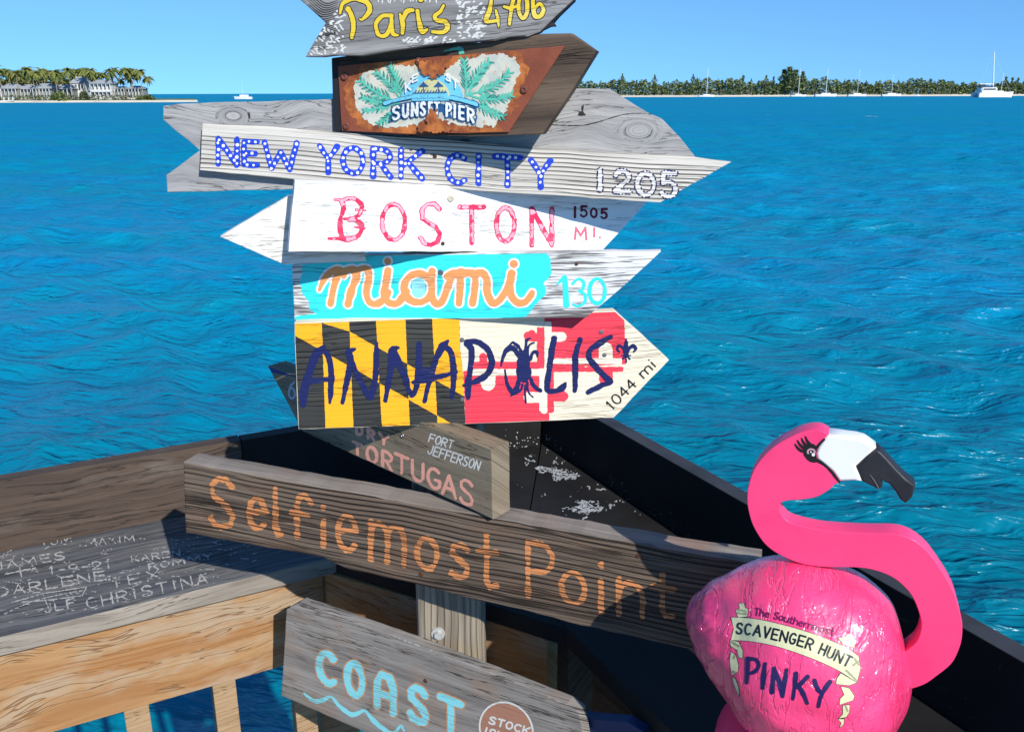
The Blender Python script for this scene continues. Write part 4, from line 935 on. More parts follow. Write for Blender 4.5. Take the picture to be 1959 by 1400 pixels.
for p in ps:
    if p > 3.3: break
    h = .0205 * 1.15
    if first is None:
        first = pq_prism('baluster', [(p - h, qn), (p + h, qn), (p + h, qn - .042), (p - h, qn - .042)], 2.45, SH - TH - .01, m_bal, rail)
        p0 = p
    else:
        c = first.copy(); COL.objects.link(c); c.matrix_parent_inverse = first.matrix_parent_inverse.copy()
        M = first.matrix_world.copy(); M.translation = PQ(0, 0) * 0 + first.matrix_basis.translation - LV * (p - p0); c.matrix_basis = M if False else first.matrix_basis.copy(); c.location = first.location - LV * (p - p0)
for p in (.62, 2.0, 3.35): pq_prism('rail_post', [(p, .2), (p + .09, .2), (p + .09, .11), (p, .11)], 2.2, SH - TH - .002, m_bal, rail)

brail = empty('railing', PQ(.2, 1.4, 2.3), 'black painted corner railing that runs towards the viewer behind the flamingo', 'railing'); brail.rotation_euler.z = AL + math.pi / 2
bpy.context.view_layer.update()
pq_prism('fascia_board', [(pj - .001, 0), (.001, 0), (.001, -TH), (pj - .001, -TH)], SH - .06, SH + FH - .002, m_black, brail)  # black paint that also stands for the signs' shadow along this stretch
fb = pq_prism('fascia_board', [(0, -TH), (0, 3.2), (-TH, 3.2), (-TH, -TH)], SH - .06, SH + FH, [m_black, m_blackt], brail, along='r')
for pl in fb.data.polygons:
    if pl.normal.z > .7: pl.material_index = 1
m_bshelf = plain('glossy_black_shelf_paint', (.021, .020, .020), .6, vs=5, var=.45, spec=.12, bumpd=.0012, bs=30)
pq_prism('shelf_board', [(.004, .004), (.405, .62), (.398, .80), (.398, 3.2), (.004, 3.2)], SH - TH, SH, m_bshelf, brail, along='r')
pq_prism('corner_shelf_board', [(.698, .004), (.008, .004), (.402, .612), (.396, .80), (.69, .349)], SH - TH, SH - .0015, m_bshelf, brail, along='l')
m_brn = flat_wood('dark_brown_beam_wood', (.085, .06, .042), (.05, .036, .026), (.02, .015, .01), 7, 2, 40, .5)
pq_prism('rail_board', [(.37, .84), (.37, 3.2), (.332, 3.2), (.332, .84)], SH - TH - .2, SH - TH - .003, m_brn, brail, along='r')
pq_prism('rail_board', [(.712, qb), (.415, .755), (.38, .735), (.685, qb - .03)], SH - TH - .185, SH - TH - .003, m_orng, brail, along='d', label='orange pine rail board set across the corner')
pq_prism('lower_rail_board', [(.37, .84), (.37, 3.2), (.332, 3.2), (.332, .84)], 2.40, 2.49, m_brn, brail, along='r')
bl = None
for k in range(16):
    q = .92 + k * .15
    if bl is None: bl = pq_prism('baluster', [(.331, q), (.331, q + .045), (.29, q + .045), (.29, q)], 2.45, SH - TH - .01, m_brn, brail, along='r'); q0 = q
    else: c = bl.copy(); COL.objects.link(c); c.matrix_parent_inverse = bl.matrix_parent_inverse.copy(); c.location = bl.location - RV * (q - q0)
pq_prism('rail_post', [(.36, .74), (.27, .74), (.27, .65), (.36, .65)], 2.2, SH - TH - .002, m_brn, brail, along='r')

# marks on the shelf
Pz = Plane(PQ(1.3, .2, SH), (0, 0, 1), LV)
class Flat:
    """plane map used for writing on the shelf"""
    pass
def sheet_world(name, f, Pl, mat, parent, off=.0004, kind=None):
    V, F = f.mesh2d()
    if not F: return
    vs = [Pl.at(x, y) + Pl.n * off for x, y in V]; c = sum(vs, Vector()) / len(vs)
    o = mesh_obj(name, [v - c for v in vs], F, mat); o.parent = parent; o.matrix_parent_inverse = parent.matrix_world.inverted(); o.location = c
    if kind: o['kind'] = kind
    return o
m_scr = plain('pale_scratch', (.42, .40, .36), .8, vs=200, var=.3)
f = fld_for([(0, 1030), (520, 1185)], .9, 4)
def T(txt, a, b, h, r=.75, **k):
    A, B = z5(*a), z5(*b); g = Field(min(A[0], B[0]) - 10, min(A[1], B[1]) - 30, max(A[0], B[0]) + 10, max(A[1], B[1]) + 12, .9)
    line_text(g, txt, A, B, h / 2.4135, r * 1.5, **k); g.rough(1.0, 4, 4); g.rough(.4, 1.7, 2); sheet_world('scratched_word', g, Pz, m_scr, rail)
T('JAMES', (-30, 655), (300, 600), 34); T('+', (30, 700), (170, 672), 60); T('1-9-21', (228, 672), (512, 640), 34); T('DARLENE', (-10, 775), (490, 695), 40, .95); T('TEX', (512, 735), (740, 690), 42); T('CHRISTINA', (405, 830), (960, 712), 46, .85); T('JLF', (205, 850), (350, 820), 38)
T('MAXIM', (400, 540), (620, 520), 28, .5); T('KAREN', (610, 615), (830, 585), 26, .6); T('ROMMY', (690, 650), (980, 600), 26, .6); T('TOM', (190, 545), (330, 520), 26, .5)
f.stroke(ZL(z5, [(60, 800), (200, 760), (400, 730), (380, 770), (240, 790), (100, 800)]), .9, False); f.stroke(ZL(z5, [(20, 855), (170, 790), (390, 745)]), .8); f.stroke(ZL(z5, [(200, 770), (230, 840)]), .9)
f.stroke(ZL(z5, [(28, 475), (60, 505), (100, 522)]), .7)
rnd = random.Random(5)
for k in range(260):
    x, y = rnd.uniform(-20, 1200), rnd.uniform(500, 930)
    if y > 930 - x * .22 or y < 560 - x * .12: continue
    a = rnd.uniform(-.5, .3); l = rnd.uniform(5, 45); f.stroke(ZL(z5, [(x, y), (x + l * math.cos(a), y + l * math.sin(a))]), rnd.uniform(.3, .55), False)
f.rough(.75, 3, 4); f.rough(.4, 1.7, 2)
sheet_world('scratches', f, Pz, m_scr, rail, kind='stuff')
m_drop = plain('white_droppings', (.42, .43, .43), .7, vs=60, var=.3)
rnd = random.Random(9)
f = fld_for([(965, 850), (1300, 1045)], 1.0, 3)
base = vnoise(f.X, f.Y * 2.0, 26, 1) * .5 + vnoise(f.X, f.Y * 2, 9, 2) * .3 + vnoise(f.X, f.Y * 1.6, 4, 3) * .2
def blob(cx, cy, rx, ry): return np.exp(-(((f.X - cx) / rx) ** 2 + ((f.Y - cy) / ry) ** 2))
den = .62 * blob(1010, 885, 55, 18) + .5 * blob(1060, 905, 45, 12) + .55 * blob(1125, 965, 55, 22) + .25 * blob(1090, 930, 90, 30)
f.F = (.54 - den * .9 - (base - .5) * 1.5) * 20
f.F = np.maximum(f.F, (np.abs(np.sin((vnoise(f.X * .6, f.Y * 2.2, 8, 5) + base) * 13)) - .8) * 8)
f.rough(1.5, 2.5, 4)
for k in range(70): t = rnd.random(); x = 1040 + 260 * t + rnd.gauss(0, 6); y = 852 + 175 * t + rnd.gauss(2, 4); f.disc(x, y, rnd.uniform(.4, 1.4))
g = fld_for([(965, 850), (1300, 1045)], 1.0, 3); clipq = [(965, 868), (1030, 853), (1045, 858), (1310, 1040), (1310, 1060), (960, 1060)]; g.poly(clipq); f.clip(g)
sheet_world('dropping_stains', f, Pz, m_drop, brail, kind='stuff')
Pfr = Plane(PQ(0, 1, SH), -LV, RV)
f = fld_for([(1040, 800), (1500, 1100)], 1.0, 2)
for k in range(90): t = rnd.random() ** 1.6; x = 1045 + 420 * t; yb = 848 + .69 * (x - 1040); f.disc(x, yb - abs(rnd.gauss(0, 14)) - 2, rnd.uniform(.3, 1.0))
sheet_world('dropping_specks', f, Pfr, m_drop, brail, kind='stuff')
f = fld_for([(1500, 1000), (1959, 1400)], 1.0, 2)
for k in range(60):
    x = rnd.uniform(1500, 1955); lo = 848 + .675 * (x - 1040); hi = 805 + .565 * (x - 1140); f.disc(x, rnd.uniform(hi + 12, lo - 6), rnd.uniform(.25, 1.1))
for k in range(9):
    x = rnd.uniform(1500, 1955); lo = 848 + .675 * (x - 1040); hi = 805 + .565 * (x - 1140); y = rnd.uniform(hi + 20, lo - 20); f.stroke([(x, y), (x + rnd.uniform(5, 40), y + rnd.uniform(0, 25))], .35, False)
sheet_world('scuffs', f, Pfr, plain('grey_scuff', (.12, .12, .115), .8), brail, kind='stuff')
f = fld_for([(940, 800), (1036, 866)], 1.0, 2); Pfl = Plane(PQ(.1, 0, SH), -RV, LV)
for k in range(60): f.disc(rnd.uniform(965, 1032), 864 - abs(rnd.gauss(0, 16)), rnd.uniform(.4, 1.5))
sheet_world('dropping_specks', f, Pfl, m_drop, brail, kind='stuff')

# ------------------------------------------------------------------ pier deck below
deck = empty('pier_deck', (0, 1, 2.3), None, None); deck['kind'] = 'structure'; bpy.context.view_layer.update()
m_deck = flat_wood('deck_board_wood', (.30, .27, .23), (.20, .175, .145), (.08, .065, .05), 9, 2, 45, .5)
dk = pq_prism('plank', [(4, .03), (0, .03), (0, .17), (4, .17)], 2.262, 2.3, m_deck, deck)
for k in range(1, 30):
    c = dk.copy(); COL.objects.link(c); c.matrix_parent_inverse = dk.matrix_parent_inverse.copy(); c.location = dk.location - RV * .146 * k

# ------------------------------------------------------------------ the flamingo on the shelf
PK = (.92, .062, .195)
pink = bpy.data.materials.new('hot_pink_gloss_paint'); N = NT(pink); tc = N.n('ShaderNodeTexCoord').outputs['Object']
nz = N.noise(tc, 12, 4); c = N.mix(N.ramp(nz, .4, .75), PK, (.84, .045, .165)); N.l(c, N.b.inputs['Base Color']); N.b.inputs['Roughness'].default_value = .45; N.b.inputs['Specular IOR Level'].default_value = .3
N.b.inputs['Coat Weight'].default_value = .25; N.b.inputs['Coat Roughness'].default_value = .15; N.l(N.bump(N.noise(tc, 25, 3), .3, .001), N.b.inputs['Normal'])
cpk = bpy.data.materials.new('wrinkled_pink_lacquer'); N = NT(cpk); tc = N.n('ShaderNodeTexCoord').outputs['Object']; x, y, z = N.sep(tc)
w1 = N.noise(N.comb(N.math('MULTIPLY', x, 42), N.math('MULTIPLY', y, 14), N.math('MULTIPLY', z, 14)), 1, 4, .55, .6); w2 = N.noise(tc, 38, 4, .6, 1.2); w3 = N.noise(tc, 9, 3)
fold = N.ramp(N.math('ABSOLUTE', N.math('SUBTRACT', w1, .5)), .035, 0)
tip_shade = N.ramp(x, -.07, -.14)
c = N.mix(N.ramp(w3, .4, .7), (.90, .055, .19), (.80, .035, .14)); c = N.mix(N.math('MULTIPLY', N.math('MULTIPLY', fold, N.math('ADD', tip_shade, .08)), .75, clamp=True), c, (.30, .008, .10)); c = N.mix(N.math('MULTIPLY', N.math('MULTIPLY', tip_shade, N.ramp(w2, .38, .6)), .85), c, (.33, .012, .12))  # folds and left tip darkened in the colour as painted shade
N.l(c, N.b.inputs['Base Color']); N.b.inputs['Roughness'].default_value = .35; N.b.inputs['Coat Weight'].default_value = .9; N.b.inputs['Coat Roughness'].default_value = .06
h = N.math('ADD', N.math('MULTIPLY', w2, .55), N.math('SUBTRACT', N.math('MULTIPLY', w1, .5), N.math('MULTIPLY', fold, .3)))
bn = N.bump(h, .7, .0035); N.l(bn, N.b.inputs['Normal']); N.l(N.bump(h, .9, .006), N.b.inputs['Coat Normal'])
YF = .97
Fp = Plane((.35, YF, 3.4), Vector((-.36, -1, 0)), (1, 0, 0))
ctr = Fp.at(1535, 1240); Fp = Plane(ctr, Fp.n, (1, 0, 0))
fl = empty('flamingo_figure', None, 'hot pink flamingo with a coconut body labelled PINKY, on the black railing', 'flamingo', mat=Fp.M)
top = [(1312, 1172), (1318, 1152), (1335, 1135), (1369, 1113), (1422, 1091), (1457, 1077), (1501, 1072), (1546, 1075), (1590, 1086), (1634, 1106), (1670, 1128), (1701, 1156), (1718, 1187), (1729, 1225), (1738, 1262), (1744, 1290)]
bot = [(1312, 1178), (1317, 1205), (1330, 1234), (1360, 1276), (1391, 1320), (1417, 1356), (1446, 1380), (1480, 1400), (1520, 1418), (1560, 1426), (1610, 1428), (1655, 1420), (1693, 1402), (1720, 1373), (1739, 1340), (1746, 1306)]
def resample(pts, n):
    q = catmull(pts, 8); d = [0]
    for a, b in zip(q[:-1], q[1:]): d.append(d[-1] + math.dist(a, b))
    out = []
    for k in range(n):
        # stations bunch at the two ends
        t = .5 - .5 * math.cos(math.pi * k / (n - 1)); s = t * d[-1]; i = max(j for j in range(len(d)) if d[j] <= s + 1e-9); i = min(i, len(q) - 2)
        u = (s - d[i]) / max(1e-9, d[i + 1] - d[i]); out.append((q[i][0] + (q[i + 1][0] - q[i][0]) * u, q[i][1] + (q[i + 1][1] - q[i][1]) * u))
    return out
NS, NA = 72, 96
tp, bt = resample(top, NS), resample(bot, NS)
V = []; 
for i in range(NS):
    a = Vector((*Fp.loc(*tp[i]), 0)); b = Vector((*Fp.loc(*bt[i]), 0)); c_ = (a + b) / 2; h = (a - b) / 2; rad = h.length
    for j in range(NA):
        t = 2 * math.pi * j / NA
        dep = .86 * (1 + .05 * math.cos(3 * t + .6))
        pt = Vector((c_.x + h.x * math.cos(t), -math.sin(t) * rad * dep, c_.y + h.y * math.cos(t)))
        nrm = (pt - Vector((c_.x, 0, c_.y))).normalized()
        w = (mnoise.noise(Vector((pt.x * 16, pt.y * 30, pt.z * 30))) * .0025 + abs(mnoise.noise(Vector((pt.x * 10 + 4, pt.y * 26, pt.z * 26)))) * -.0045)
        tipk = max(0, (-.05 - pt.x) / .1); w += mnoise.noise(Vector((pt.x * 45, pt.y * 40, pt.z * 60))) * .006 * min(1, tipk) + mnoise.noise(Vector((pt.x * 22, pt.y * 9, pt.z * 9 + 8))) * .0035 + mnoise.noise(Vector((pt.x * 50, pt.y * 18, pt.z * 18 + 4))) * .0012
        edge = abs(math.cos(t)) ** 8
        V.append(pt + nrm * w * min(1, rad / .03) * (1 - .5 * edge))
Fc = []
for i in range(NS - 1):
    for j in range(NA): Fc.append((i * NA + j, i * NA + (j + 1) % NA, (i + 1) * NA + (j + 1) % NA, (i + 1) * NA + j))
Fc.append(list(range(NA))[::-1]); Fc.append([(NS - 1) * NA + j for j in range(NA)])
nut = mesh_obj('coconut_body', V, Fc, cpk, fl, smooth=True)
bmn = bmesh.new(); bmn.from_mesh(nut.data); bmesh.ops.recalc_face_normals(bmn, faces=bmn.faces); bmn.to_mesh(nut.data)
bvh = BVHTree.FromBMesh(bmn); bmn.free()
Fi = Fp.M.inverted()
def sheet_on_nut(name, f, mat, layer=1, smooth_n=True):
    V, F = f.mesh2d(merge=False); o = Fi @ CAM; out = []
    Mr = Fi.to_3x3()
    for x, y in V:
        d = (Mr @ ray(x, y)).normalized(); hit = bvh.ray_cast(o, d)
        if hit[0] is None: hit = bvh.find_nearest(o + d * 1.25)
        out.append(hit[0] + hit[1] * .00018 * layer)
    ob = mesh_obj(name, out, F, mat, nut, smooth=True); return ob
def gl(n, col, rough=.3):
    mt = plain(n, col, rough, var=.12, vs=60, spec=.4); N_ = NT(mt) if False else None
    mt.node_tree.nodes['Principled BSDF'].inputs['Coat Weight'].default_value = .5; return mt
cream = gl('cream_banner_paint', (.66, .64, .36)); cshade = gl('olive_banner_shade', (.30, .30, .16)); nvt = gl('dark_navy_print', (.02, .008, .07)); blkt = gl('black_print', (.012, .01, .012)); mar = gl('plum_print', (.16, .005, .07))
ba = [(385, 545), (560, 558), (760, 600), (960, 658), (1130, 722), (1250, 778), (1330, 835)]; bb = [(385, 715), (520, 722), (700, 755), (900, 818), (1080, 890), (1200, 950), (1318, 1028)]
band = catmull([z3(*p) for p in ba], 5) + [z3(1345, 930)] + catmull([z3(*p) for p in bb], 5)[::-1] + [z3(405, 630)]
tails = [[(375, 715), (440, 730), (470, 790), (470, 850), (440, 840), (430, 790), (385, 760)], [(385, 800), (420, 830), (440, 900), (435, 950), (390, 975), (375, 870)], [(395, 990), (415, 1000), (440, 1070), (445, 1130), (430, 1100), (405, 1040)],
         [(1170, 1000), (1200, 960), (1315, 1030), (1260, 1050), (1165, 1040)], [(1200, 1060), (1260, 1070), (1300, 1130), (1290, 1160), (1190, 1195), (1195, 1150), (1225, 1120)], [(1215, 1200), (1265, 1195), (1262, 1250), (1240, 1285), (1185, 1295), (1215, 1265)], [(1180, 1300), (1225, 1300), (1220, 1340), (1190, 1365), (1205, 1330)]]
curls = [[(425, 520), (420, 490), (450, 480), (440, 445), (480, 440), (490, 475), (512, 485), (505, 540), (440, 545)], [(1180, 700), (1240, 690), (1250, 670), (1285, 680), (1300, 720), (1300, 770), (1220, 745)]]
fa = fld_for([z3(360, 430), z3(1370, 1380)], .9, 4); fa.poly(band)
for t_ in tails + curls: fa.poly([z3(*p) for p in t_])
ol = fa.clone().grow(1.1); sheet_on_nut('label_outline', ol, blkt, 1); sheet_on_nut('label_banner', fa, cream, 2)
f = fld_for([z3(360, 430), z3(1370, 1380)], .9, 4)
for pts in [[(1240, 940), (1320, 1020)], [(380, 720), (440, 760)], [(430, 790), (405, 850)], [(1215, 1050), (1270, 1075)], [(1230, 1190), (1250, 1240)], [(435, 490), (490, 500)], [(430, 515), (495, 520)], [(1235, 700), (1290, 720)], [(1225, 725), (1295, 745)], [(400, 950), (430, 960)], [(1300, 850), (1335, 900)], [(1290, 900), (1340, 870)]]: f.stroke(ZL(z3, pts), 2.2, False)
f.rough(.6, 3); g = fa.clone(); g.grow(-.5); f.clip(g); sheet_on_nut('label_shading_lines', f, cshade, 3)
def on_curve(f, txt, pts, h, r, gap=.25, z=z3, stretch=None):
    q = catmull([z(*p) for p in pts], 8); d = [0]
    for a, b in zip(q[:-1], q[1:]): d.append(d[-1] + math.dist(a, b))
    Wd = {'I': .22, ' ': .3, 'i': .2, 'm': .85, 'l': .3, 't': .42, 'r': .42, 'A': .72, 'N': .68, 'K': .62}; ws = [Wd.get(c, .58) for c in txt]; tot = sum(ws) + gap * (len(txt) - 1); k = d[-1] / tot; pos = 0
    def P2(s, o):
        s = min(max(s, 0), d[-1] - 1e-6); i = max(j for j in range(len(d)) if d[j] <= s); i = min(i, len(q) - 2); u = (s - d[i]) / max(1e-9, d[i + 1] - d[i]); tx, ty = q[i + 1][0] - q[i][0], q[i + 1][1] - q[i][1]; L = math.hypot(tx, ty); tx /= L; ty /= L
        return (q[i][0] + (q[i + 1][0] - q[i][0]) * u + ty * o, q[i][1] + (q[i + 1][1] - q[i][1]) * u - tx * o)
    for c, w in zip(txt, ws):
        if c != ' ':
            for st in GL[c]: f.stroke([P2((pos + x * w) * k, y * h) for x, y in st], r, smooth=False)
        pos += w + gap
f = fld_for([z3(360, 430), z3(1370, 1380)], .8, 4); on_curve(f, 'SCAVENGER HUNT', [(425, 665), (560, 680), (720, 715), (900, 760), (1050, 820), (1160, 868), (1250, 912)], 20, 1.9, gap=.3); sheet_on_nut('lettering', f, blkt, 4)
f = fld_for([z3(360, 430), z3(1370, 1380)], .8, 4); on_curve(f, 'The Southernmost', [(560, 528), (700, 555), (860, 600), (1000, 640), (1140, 680)], 13, 1.25, gap=.22); sheet_on_nut('lettering', f, mar, 4)
f = fld_for([z3(460, 830), z3(1160, 1230)], .9, 4)
for q in [[(512, 850, 4), (508, 950, 5), (502, 1030, 4)], [(512, 855), (570, 860), (592, 905), (560, 950), (512, 965, 3)], [(640, 890, 4), (628, 980, 5), (622, 1070, 4)], [(705, 925), (690, 1100)], [(705, 925, 4), (740, 1010), (765, 1125, 5)], [(798, 935, 4), (785, 1020), (768, 1130)], [(868, 965, 4.5), (858, 1060), (845, 1150, 4)], [(955, 985), (900, 1040), (868, 1070, 3.5)], [(890, 1060), (920, 1110), (950, 1180)], [(1005, 1015), (1030, 1080), (1060, 1110)], [(1120, 1025), (1080, 1080), (1050, 1140), (1035, 1205, 3.5)]]: f.stroke(ZL(z3, q), 4.4)
f.rough(.4, 4); sheet_on_nut('lettering', f, nvt, 4)

# neck and head: one sawn and rounded board
neck = ZL(z4, [(840, 150), (780, 118), (700, 112), (600, 133), (500, 178), (410, 228), (320, 298), (240, 388), (190, 470), (160, 560), (143, 650), (143, 740), (160, 830), (185, 912), (225, 990), (280, 1070), (350, 1135), (440, 1188), (540, 1232), (640, 1262), (760, 1278), (870, 1283)]) + \
       [(1617, 1074), (1656, 1076), (1692, 1086), (1718, 1101), (1741, 1125), (1754, 1152), (1761, 1179), (1758, 1201), (1749, 1218), (1732, 1232), (1716, 1242), (1700, 1262), (1706, 1290), (1722, 1307), (1763, 1297), (1789, 1280), (1816, 1258), (1829, 1236), (1837, 1210), (1838, 1179), (1831, 1148), (1823, 1122), (1807, 1092), (1789, 1065), (1772, 1043), (1749, 1024), (1727, 1014), (1701, 1010), (1665, 1010), (1617, 1008), (1572, 1004), (1537, 997), (1510, 988), (1497, 975), (1493, 961), (1496, 952), (1510, 948), (1537, 946), (1563, 941), (1586, 928), (1599, 916), (1607, 913)] + \
       ZL(z4, [(870, 480), (790, 415), (728, 372), (722, 310), (742, 256), (790, 195)])
Np = Plane(ctr + Vector((0, .004, 0)), Vector((-.36, -1, 0)), (1, 0, 0))
def cutout(name, outline, thick, mat, parent, bev=.006, seg=3, front=None, smooth=True, dense=True):
    q = catmull(outline + [outline[0]], 4)[:-1] if dense else outline
    front = -thick / 2 if front is None else front
    pts = [Np.loc(*p[:2]) for p in q]
    if poly_area(pts) < 0: pts = pts[::-1]
    bm = bmesh.new(); fr = [bm.verts.new((x, front, z)) for x, z in pts]; bk = [bm.verts.new((x, front + thick, z)) for x, z in pts]; n = len(pts)
    f1 = bm.faces.new(fr); f2 = bm.faces.new(bk[::-1]); 
    for i in range(n): bm.faces.new((fr[(i + 1) % n], fr[i], bk[i], bk[(i + 1) % n]))
    bmesh.ops.recalc_face_normals(bm, faces=bm.faces)
    if bev:
        es = [e for e in bm.edges if (e.verts[0].co.y == e.verts[1].co.y)]
        bmesh.ops.bevel(bm, geom=es, offset=bev, segments=seg, profile=.5, affect='EDGES', clamp_overlap=True)
    bmesh.ops.triangulate(bm, faces=[f for f in bm.faces if len(f.verts) > 4])
    o = bm_obj(name, bm, mat, parent, smooth=False); o.location = Fi @ Np.p
    if smooth: o.data.shade_smooth(); 
    for pl in o.data.polygons: pl.use_smooth = abs(pl.normal.y) < .97
    return o
nk = cutout('neck', neck, .028, pink, fl, bev=.0035, seg=3)
wbill = plain('glossy_white_paint', (.82, .82, .80), .35, vs=20, var=.04, coat=.3); bbill = plain('black_bill_paint', (.022, .022, .026), .5, vs=30, var=.4, bumpd=.0008, bs=120)
cutout('bill_base', ZL(z4, [(842, 150), (960, 168), (1080, 184), (1150, 204), (1200, 238), (1245, 272), (1160, 345), (1072, 425), (1100, 490), (1127, 555), (1060, 548), (930, 556), (868, 470), (795, 408), (735, 362), (728, 310), (748, 256), (796, 192)]), .0265, wbill, fl, bev=.0035, dense=False)
cutout('bill_tip', ZL(z4, [(1247, 276), (1290, 310), (1350, 370), (1420, 450), (1500, 530), (1582, 590), (1552, 690), (1495, 745), (1450, 710), (1410, 640), (1360, 580), (1290, 545), (1302, 592), (1275, 627), (1200, 592), (1129, 557), (1104, 490), (1076, 427), (1164, 347)]), .026, bbill, fl, bev=.004, dense=False)
def sheet_np(name, f, mat, parent, front, layer=1):
    V, F = f.mesh2d(); A = np.array(V); lx, lz = Np.loc_np(A[:, 0], A[:, 1]); off = Fi @ Np.p
    o = mesh_obj(name, np.stack([lx + off.x - parent.location.x * 0, np.full_like(lx, off.y - front - .0004 * layer), lz + off.z], 1).tolist(), F, mat, parent)
    o.location = -Vector(parent.location); return o
f = fld_for([z4(520, 140), z4(960, 580)], .8, 3)
f.stroke(ZL(z4, [(800, 190, 2), (765, 225, 2.5), (738, 258, 3)]), 2.5); f.stroke(ZL(z4, [(735, 368, 3), (800, 405, 2.6), (865, 468, 2.6), (905, 520, 2.6), (932, 552, 2.2)]), 2.6)
f.stroke(ZL(z4, [(655, 270, 9), (668, 310, 10), (695, 345, 9), (725, 370, 4)]), 9); f.disc(*z4(690, 275), 11)
for a, b in (((610, 290), (552, 232)), ((625, 262), (572, 200)), ((648, 242), (608, 182)), ((680, 232), (640, 166))): f.stroke(ZL(z4, [(*a, 3), ((a[0] + b[0]) / 2 - 3, (a[1] + b[1]) / 2 + 6, 2.6), (*b, 1.4)]), 2)
eyeb = sheet_np('eye', f, blkt, nk, .014)
f = fld_for([z4(630, 240), z4(750, 360)], .8, 2).stroke(ZL(z4, arc(690, 296, 30, 24, 150, 400, 12)), 1.7); sheet_np('eye_ring', f, plain('dusty_pink_paint', (.55, .30, .36), .4), nk, .014, 2)
f = fld_for([z4(630, 240), z4(750, 360)], .8, 2).disc(*z4(708, 318), 3.2).disc(*z4(688, 296), 1.6); sheet_np('eye_glint', f, plain('eye_white', (.8, .8, .8), .3), nk, .014, 3)
# nostril line in the bill
f = fld_for([z4(1180, 470), z4(1300, 620)], .8, 2).stroke(ZL(z4, [(1190, 490, .5), (1230, 545, 1), (1270, 615, .8)]), .8); sheet_np('bill_line', f, plain('grey_line', (.16, .15, .14), .6), nk, .013, 2)
# foot and stand
pkf = pink
def blob_mesh(name, stations, mat, parent, n=20):
    V = []; F = []
    for k, (c_, ra, rb) in enumerate(stations):
        for j in range(n): t = 2 * math.pi * j / n; V.append((c_[0] + ra * math.cos(t), c_[1] + rb * math.sin(t), c_[2]))
    for k in range(len(stations) - 1):
        for j in range(n): F.append((k * n + j, k * n + (j + 1) % n, (k + 1) * n + (j + 1) % n, (k + 1) * n + j))
    F.append(list(range(n))[::-1]); F.append([(len(stations) - 1) * n + j for j in range(n)])
    return mesh_obj(name, V, F, mat, parent, smooth=True)
zs = SH - ctr.z
lx, lz = Fp.loc(1432, 1372)
cutout('foot_board', [(1372, 1398), (1386, 1380), (1412, 1369), (1445, 1366), (1480, 1378), (1530, 1400), (1600, 1430), (1640, 1470), (1480, 1490), (1370, 1440)], .10, pink, fl, bev=.006, seg=3)
blob_mesh('stand', [((.06, .01, zs + .002), .075, .075), ((.06, .01, zs + .02), .083, .073), ((.05, .01, zs + .026), .03, .03), ((.03, 0, -.12), .024, .024), ((.03, 0, -.10), .03, .03)], plain('stand_paint', (.02, .02, .02), .5), fl)

# ------------------------------------------------------------------ the sea
rs = [.4]
while rs[-1] < 26000: rs.append(rs[-1] * 1.0075 + .004)
rs = np.array(rs)
ang = np.concatenate([np.linspace(-42, 42, 300), np.linspace(44, 316, 60)[:]]); ang = np.radians(ang)
RR, AA = np.meshgrid(rs, ang, indexing='ij'); X = RR * np.sin(AA); Y = RR * np.cos(AA); Zw = np.zeros_like(X); DX = np.zeros_like(X); DY = np.zeros_like(X)
rng = np.random.RandomState(3)
dr = np.gradient(rs)[:, None] * np.ones_like(RR); sp = np.maximum(dr, RR * R(84) / 300)
for k in range(130):
    lam = .20 * (7 / .20) ** rng.rand(); th = R(205) + rng.randn() * .62; kk = 2 * math.pi / lam
    amp = .0078 * lam ** (.85 if lam < 2 else .62) * rng.uniform(.5, 1.3); fade = np.clip((lam / sp - 2.0) / 2, 0, 1)
    ph = kk * (X * math.sin(th) + Y * math.cos(th)) + rng.rand() * 6.28
    ph = ph + .6 * np.sin(X * .23 + Y * .17 + k)
    Zw += fade * amp * np.sin(ph); DX += fade * amp * .8 * math.sin(th) * np.cos(ph); DY += fade * amp * .8 * math.cos(th) * np.cos(ph)
X = X + DX; Y = Y + DY
nr, na = X.shape; V = np.stack([X.ravel(), Y.ravel(), Zw.ravel()], 1)
I = np.arange(nr * na).reshape(nr, na); a_ = I[:-1, :]; b_ = I[1:, :]; F = np.stack([a_, np.roll(a_, -1, 1), np.roll(b_, -1, 1), b_], -1).reshape(-1, 4)
me = bpy.data.meshes.new('sea'); me.vertices.add(len(V)); me.vertices.foreach_set('co', V.ravel()); me.loops.add(F.size); me.loops.foreach_set('vertex_index', F.ravel()); me.polygons.add(len(F)); me.polygons.foreach_set('loop_start', np.arange(len(F)) * 4); me.polygons.foreach_set('use_smooth', np.ones(len(F), bool)); me.update(calc_edges=True)
me.flip_normals() if me.polygons[5000].normal.z < 0 else None
sea = bpy.data.objects.new('sea', me); COL.objects.link(sea); sea['kind'] = 'structure'
wm = bpy.data.materials.new('sea_water'); N = NT(wm); tc = N.n('ShaderNodeTexCoord').outputs['Object']
x_, y_, z_ = N.sep(tc); dist = N.math('SQRT', N.math('ADD', N.math('MULTIPLY', x_, x_), N.math('MULTIPLY', y_, y_)))
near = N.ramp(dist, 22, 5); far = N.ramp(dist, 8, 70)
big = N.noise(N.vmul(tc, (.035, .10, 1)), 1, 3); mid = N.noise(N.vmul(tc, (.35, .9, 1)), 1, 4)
wave_tone = N.noise(N.vmul(tc, (.012, .05, 1)), 1, 4, .6)  # patches of wave light and dark, put into the base colour below
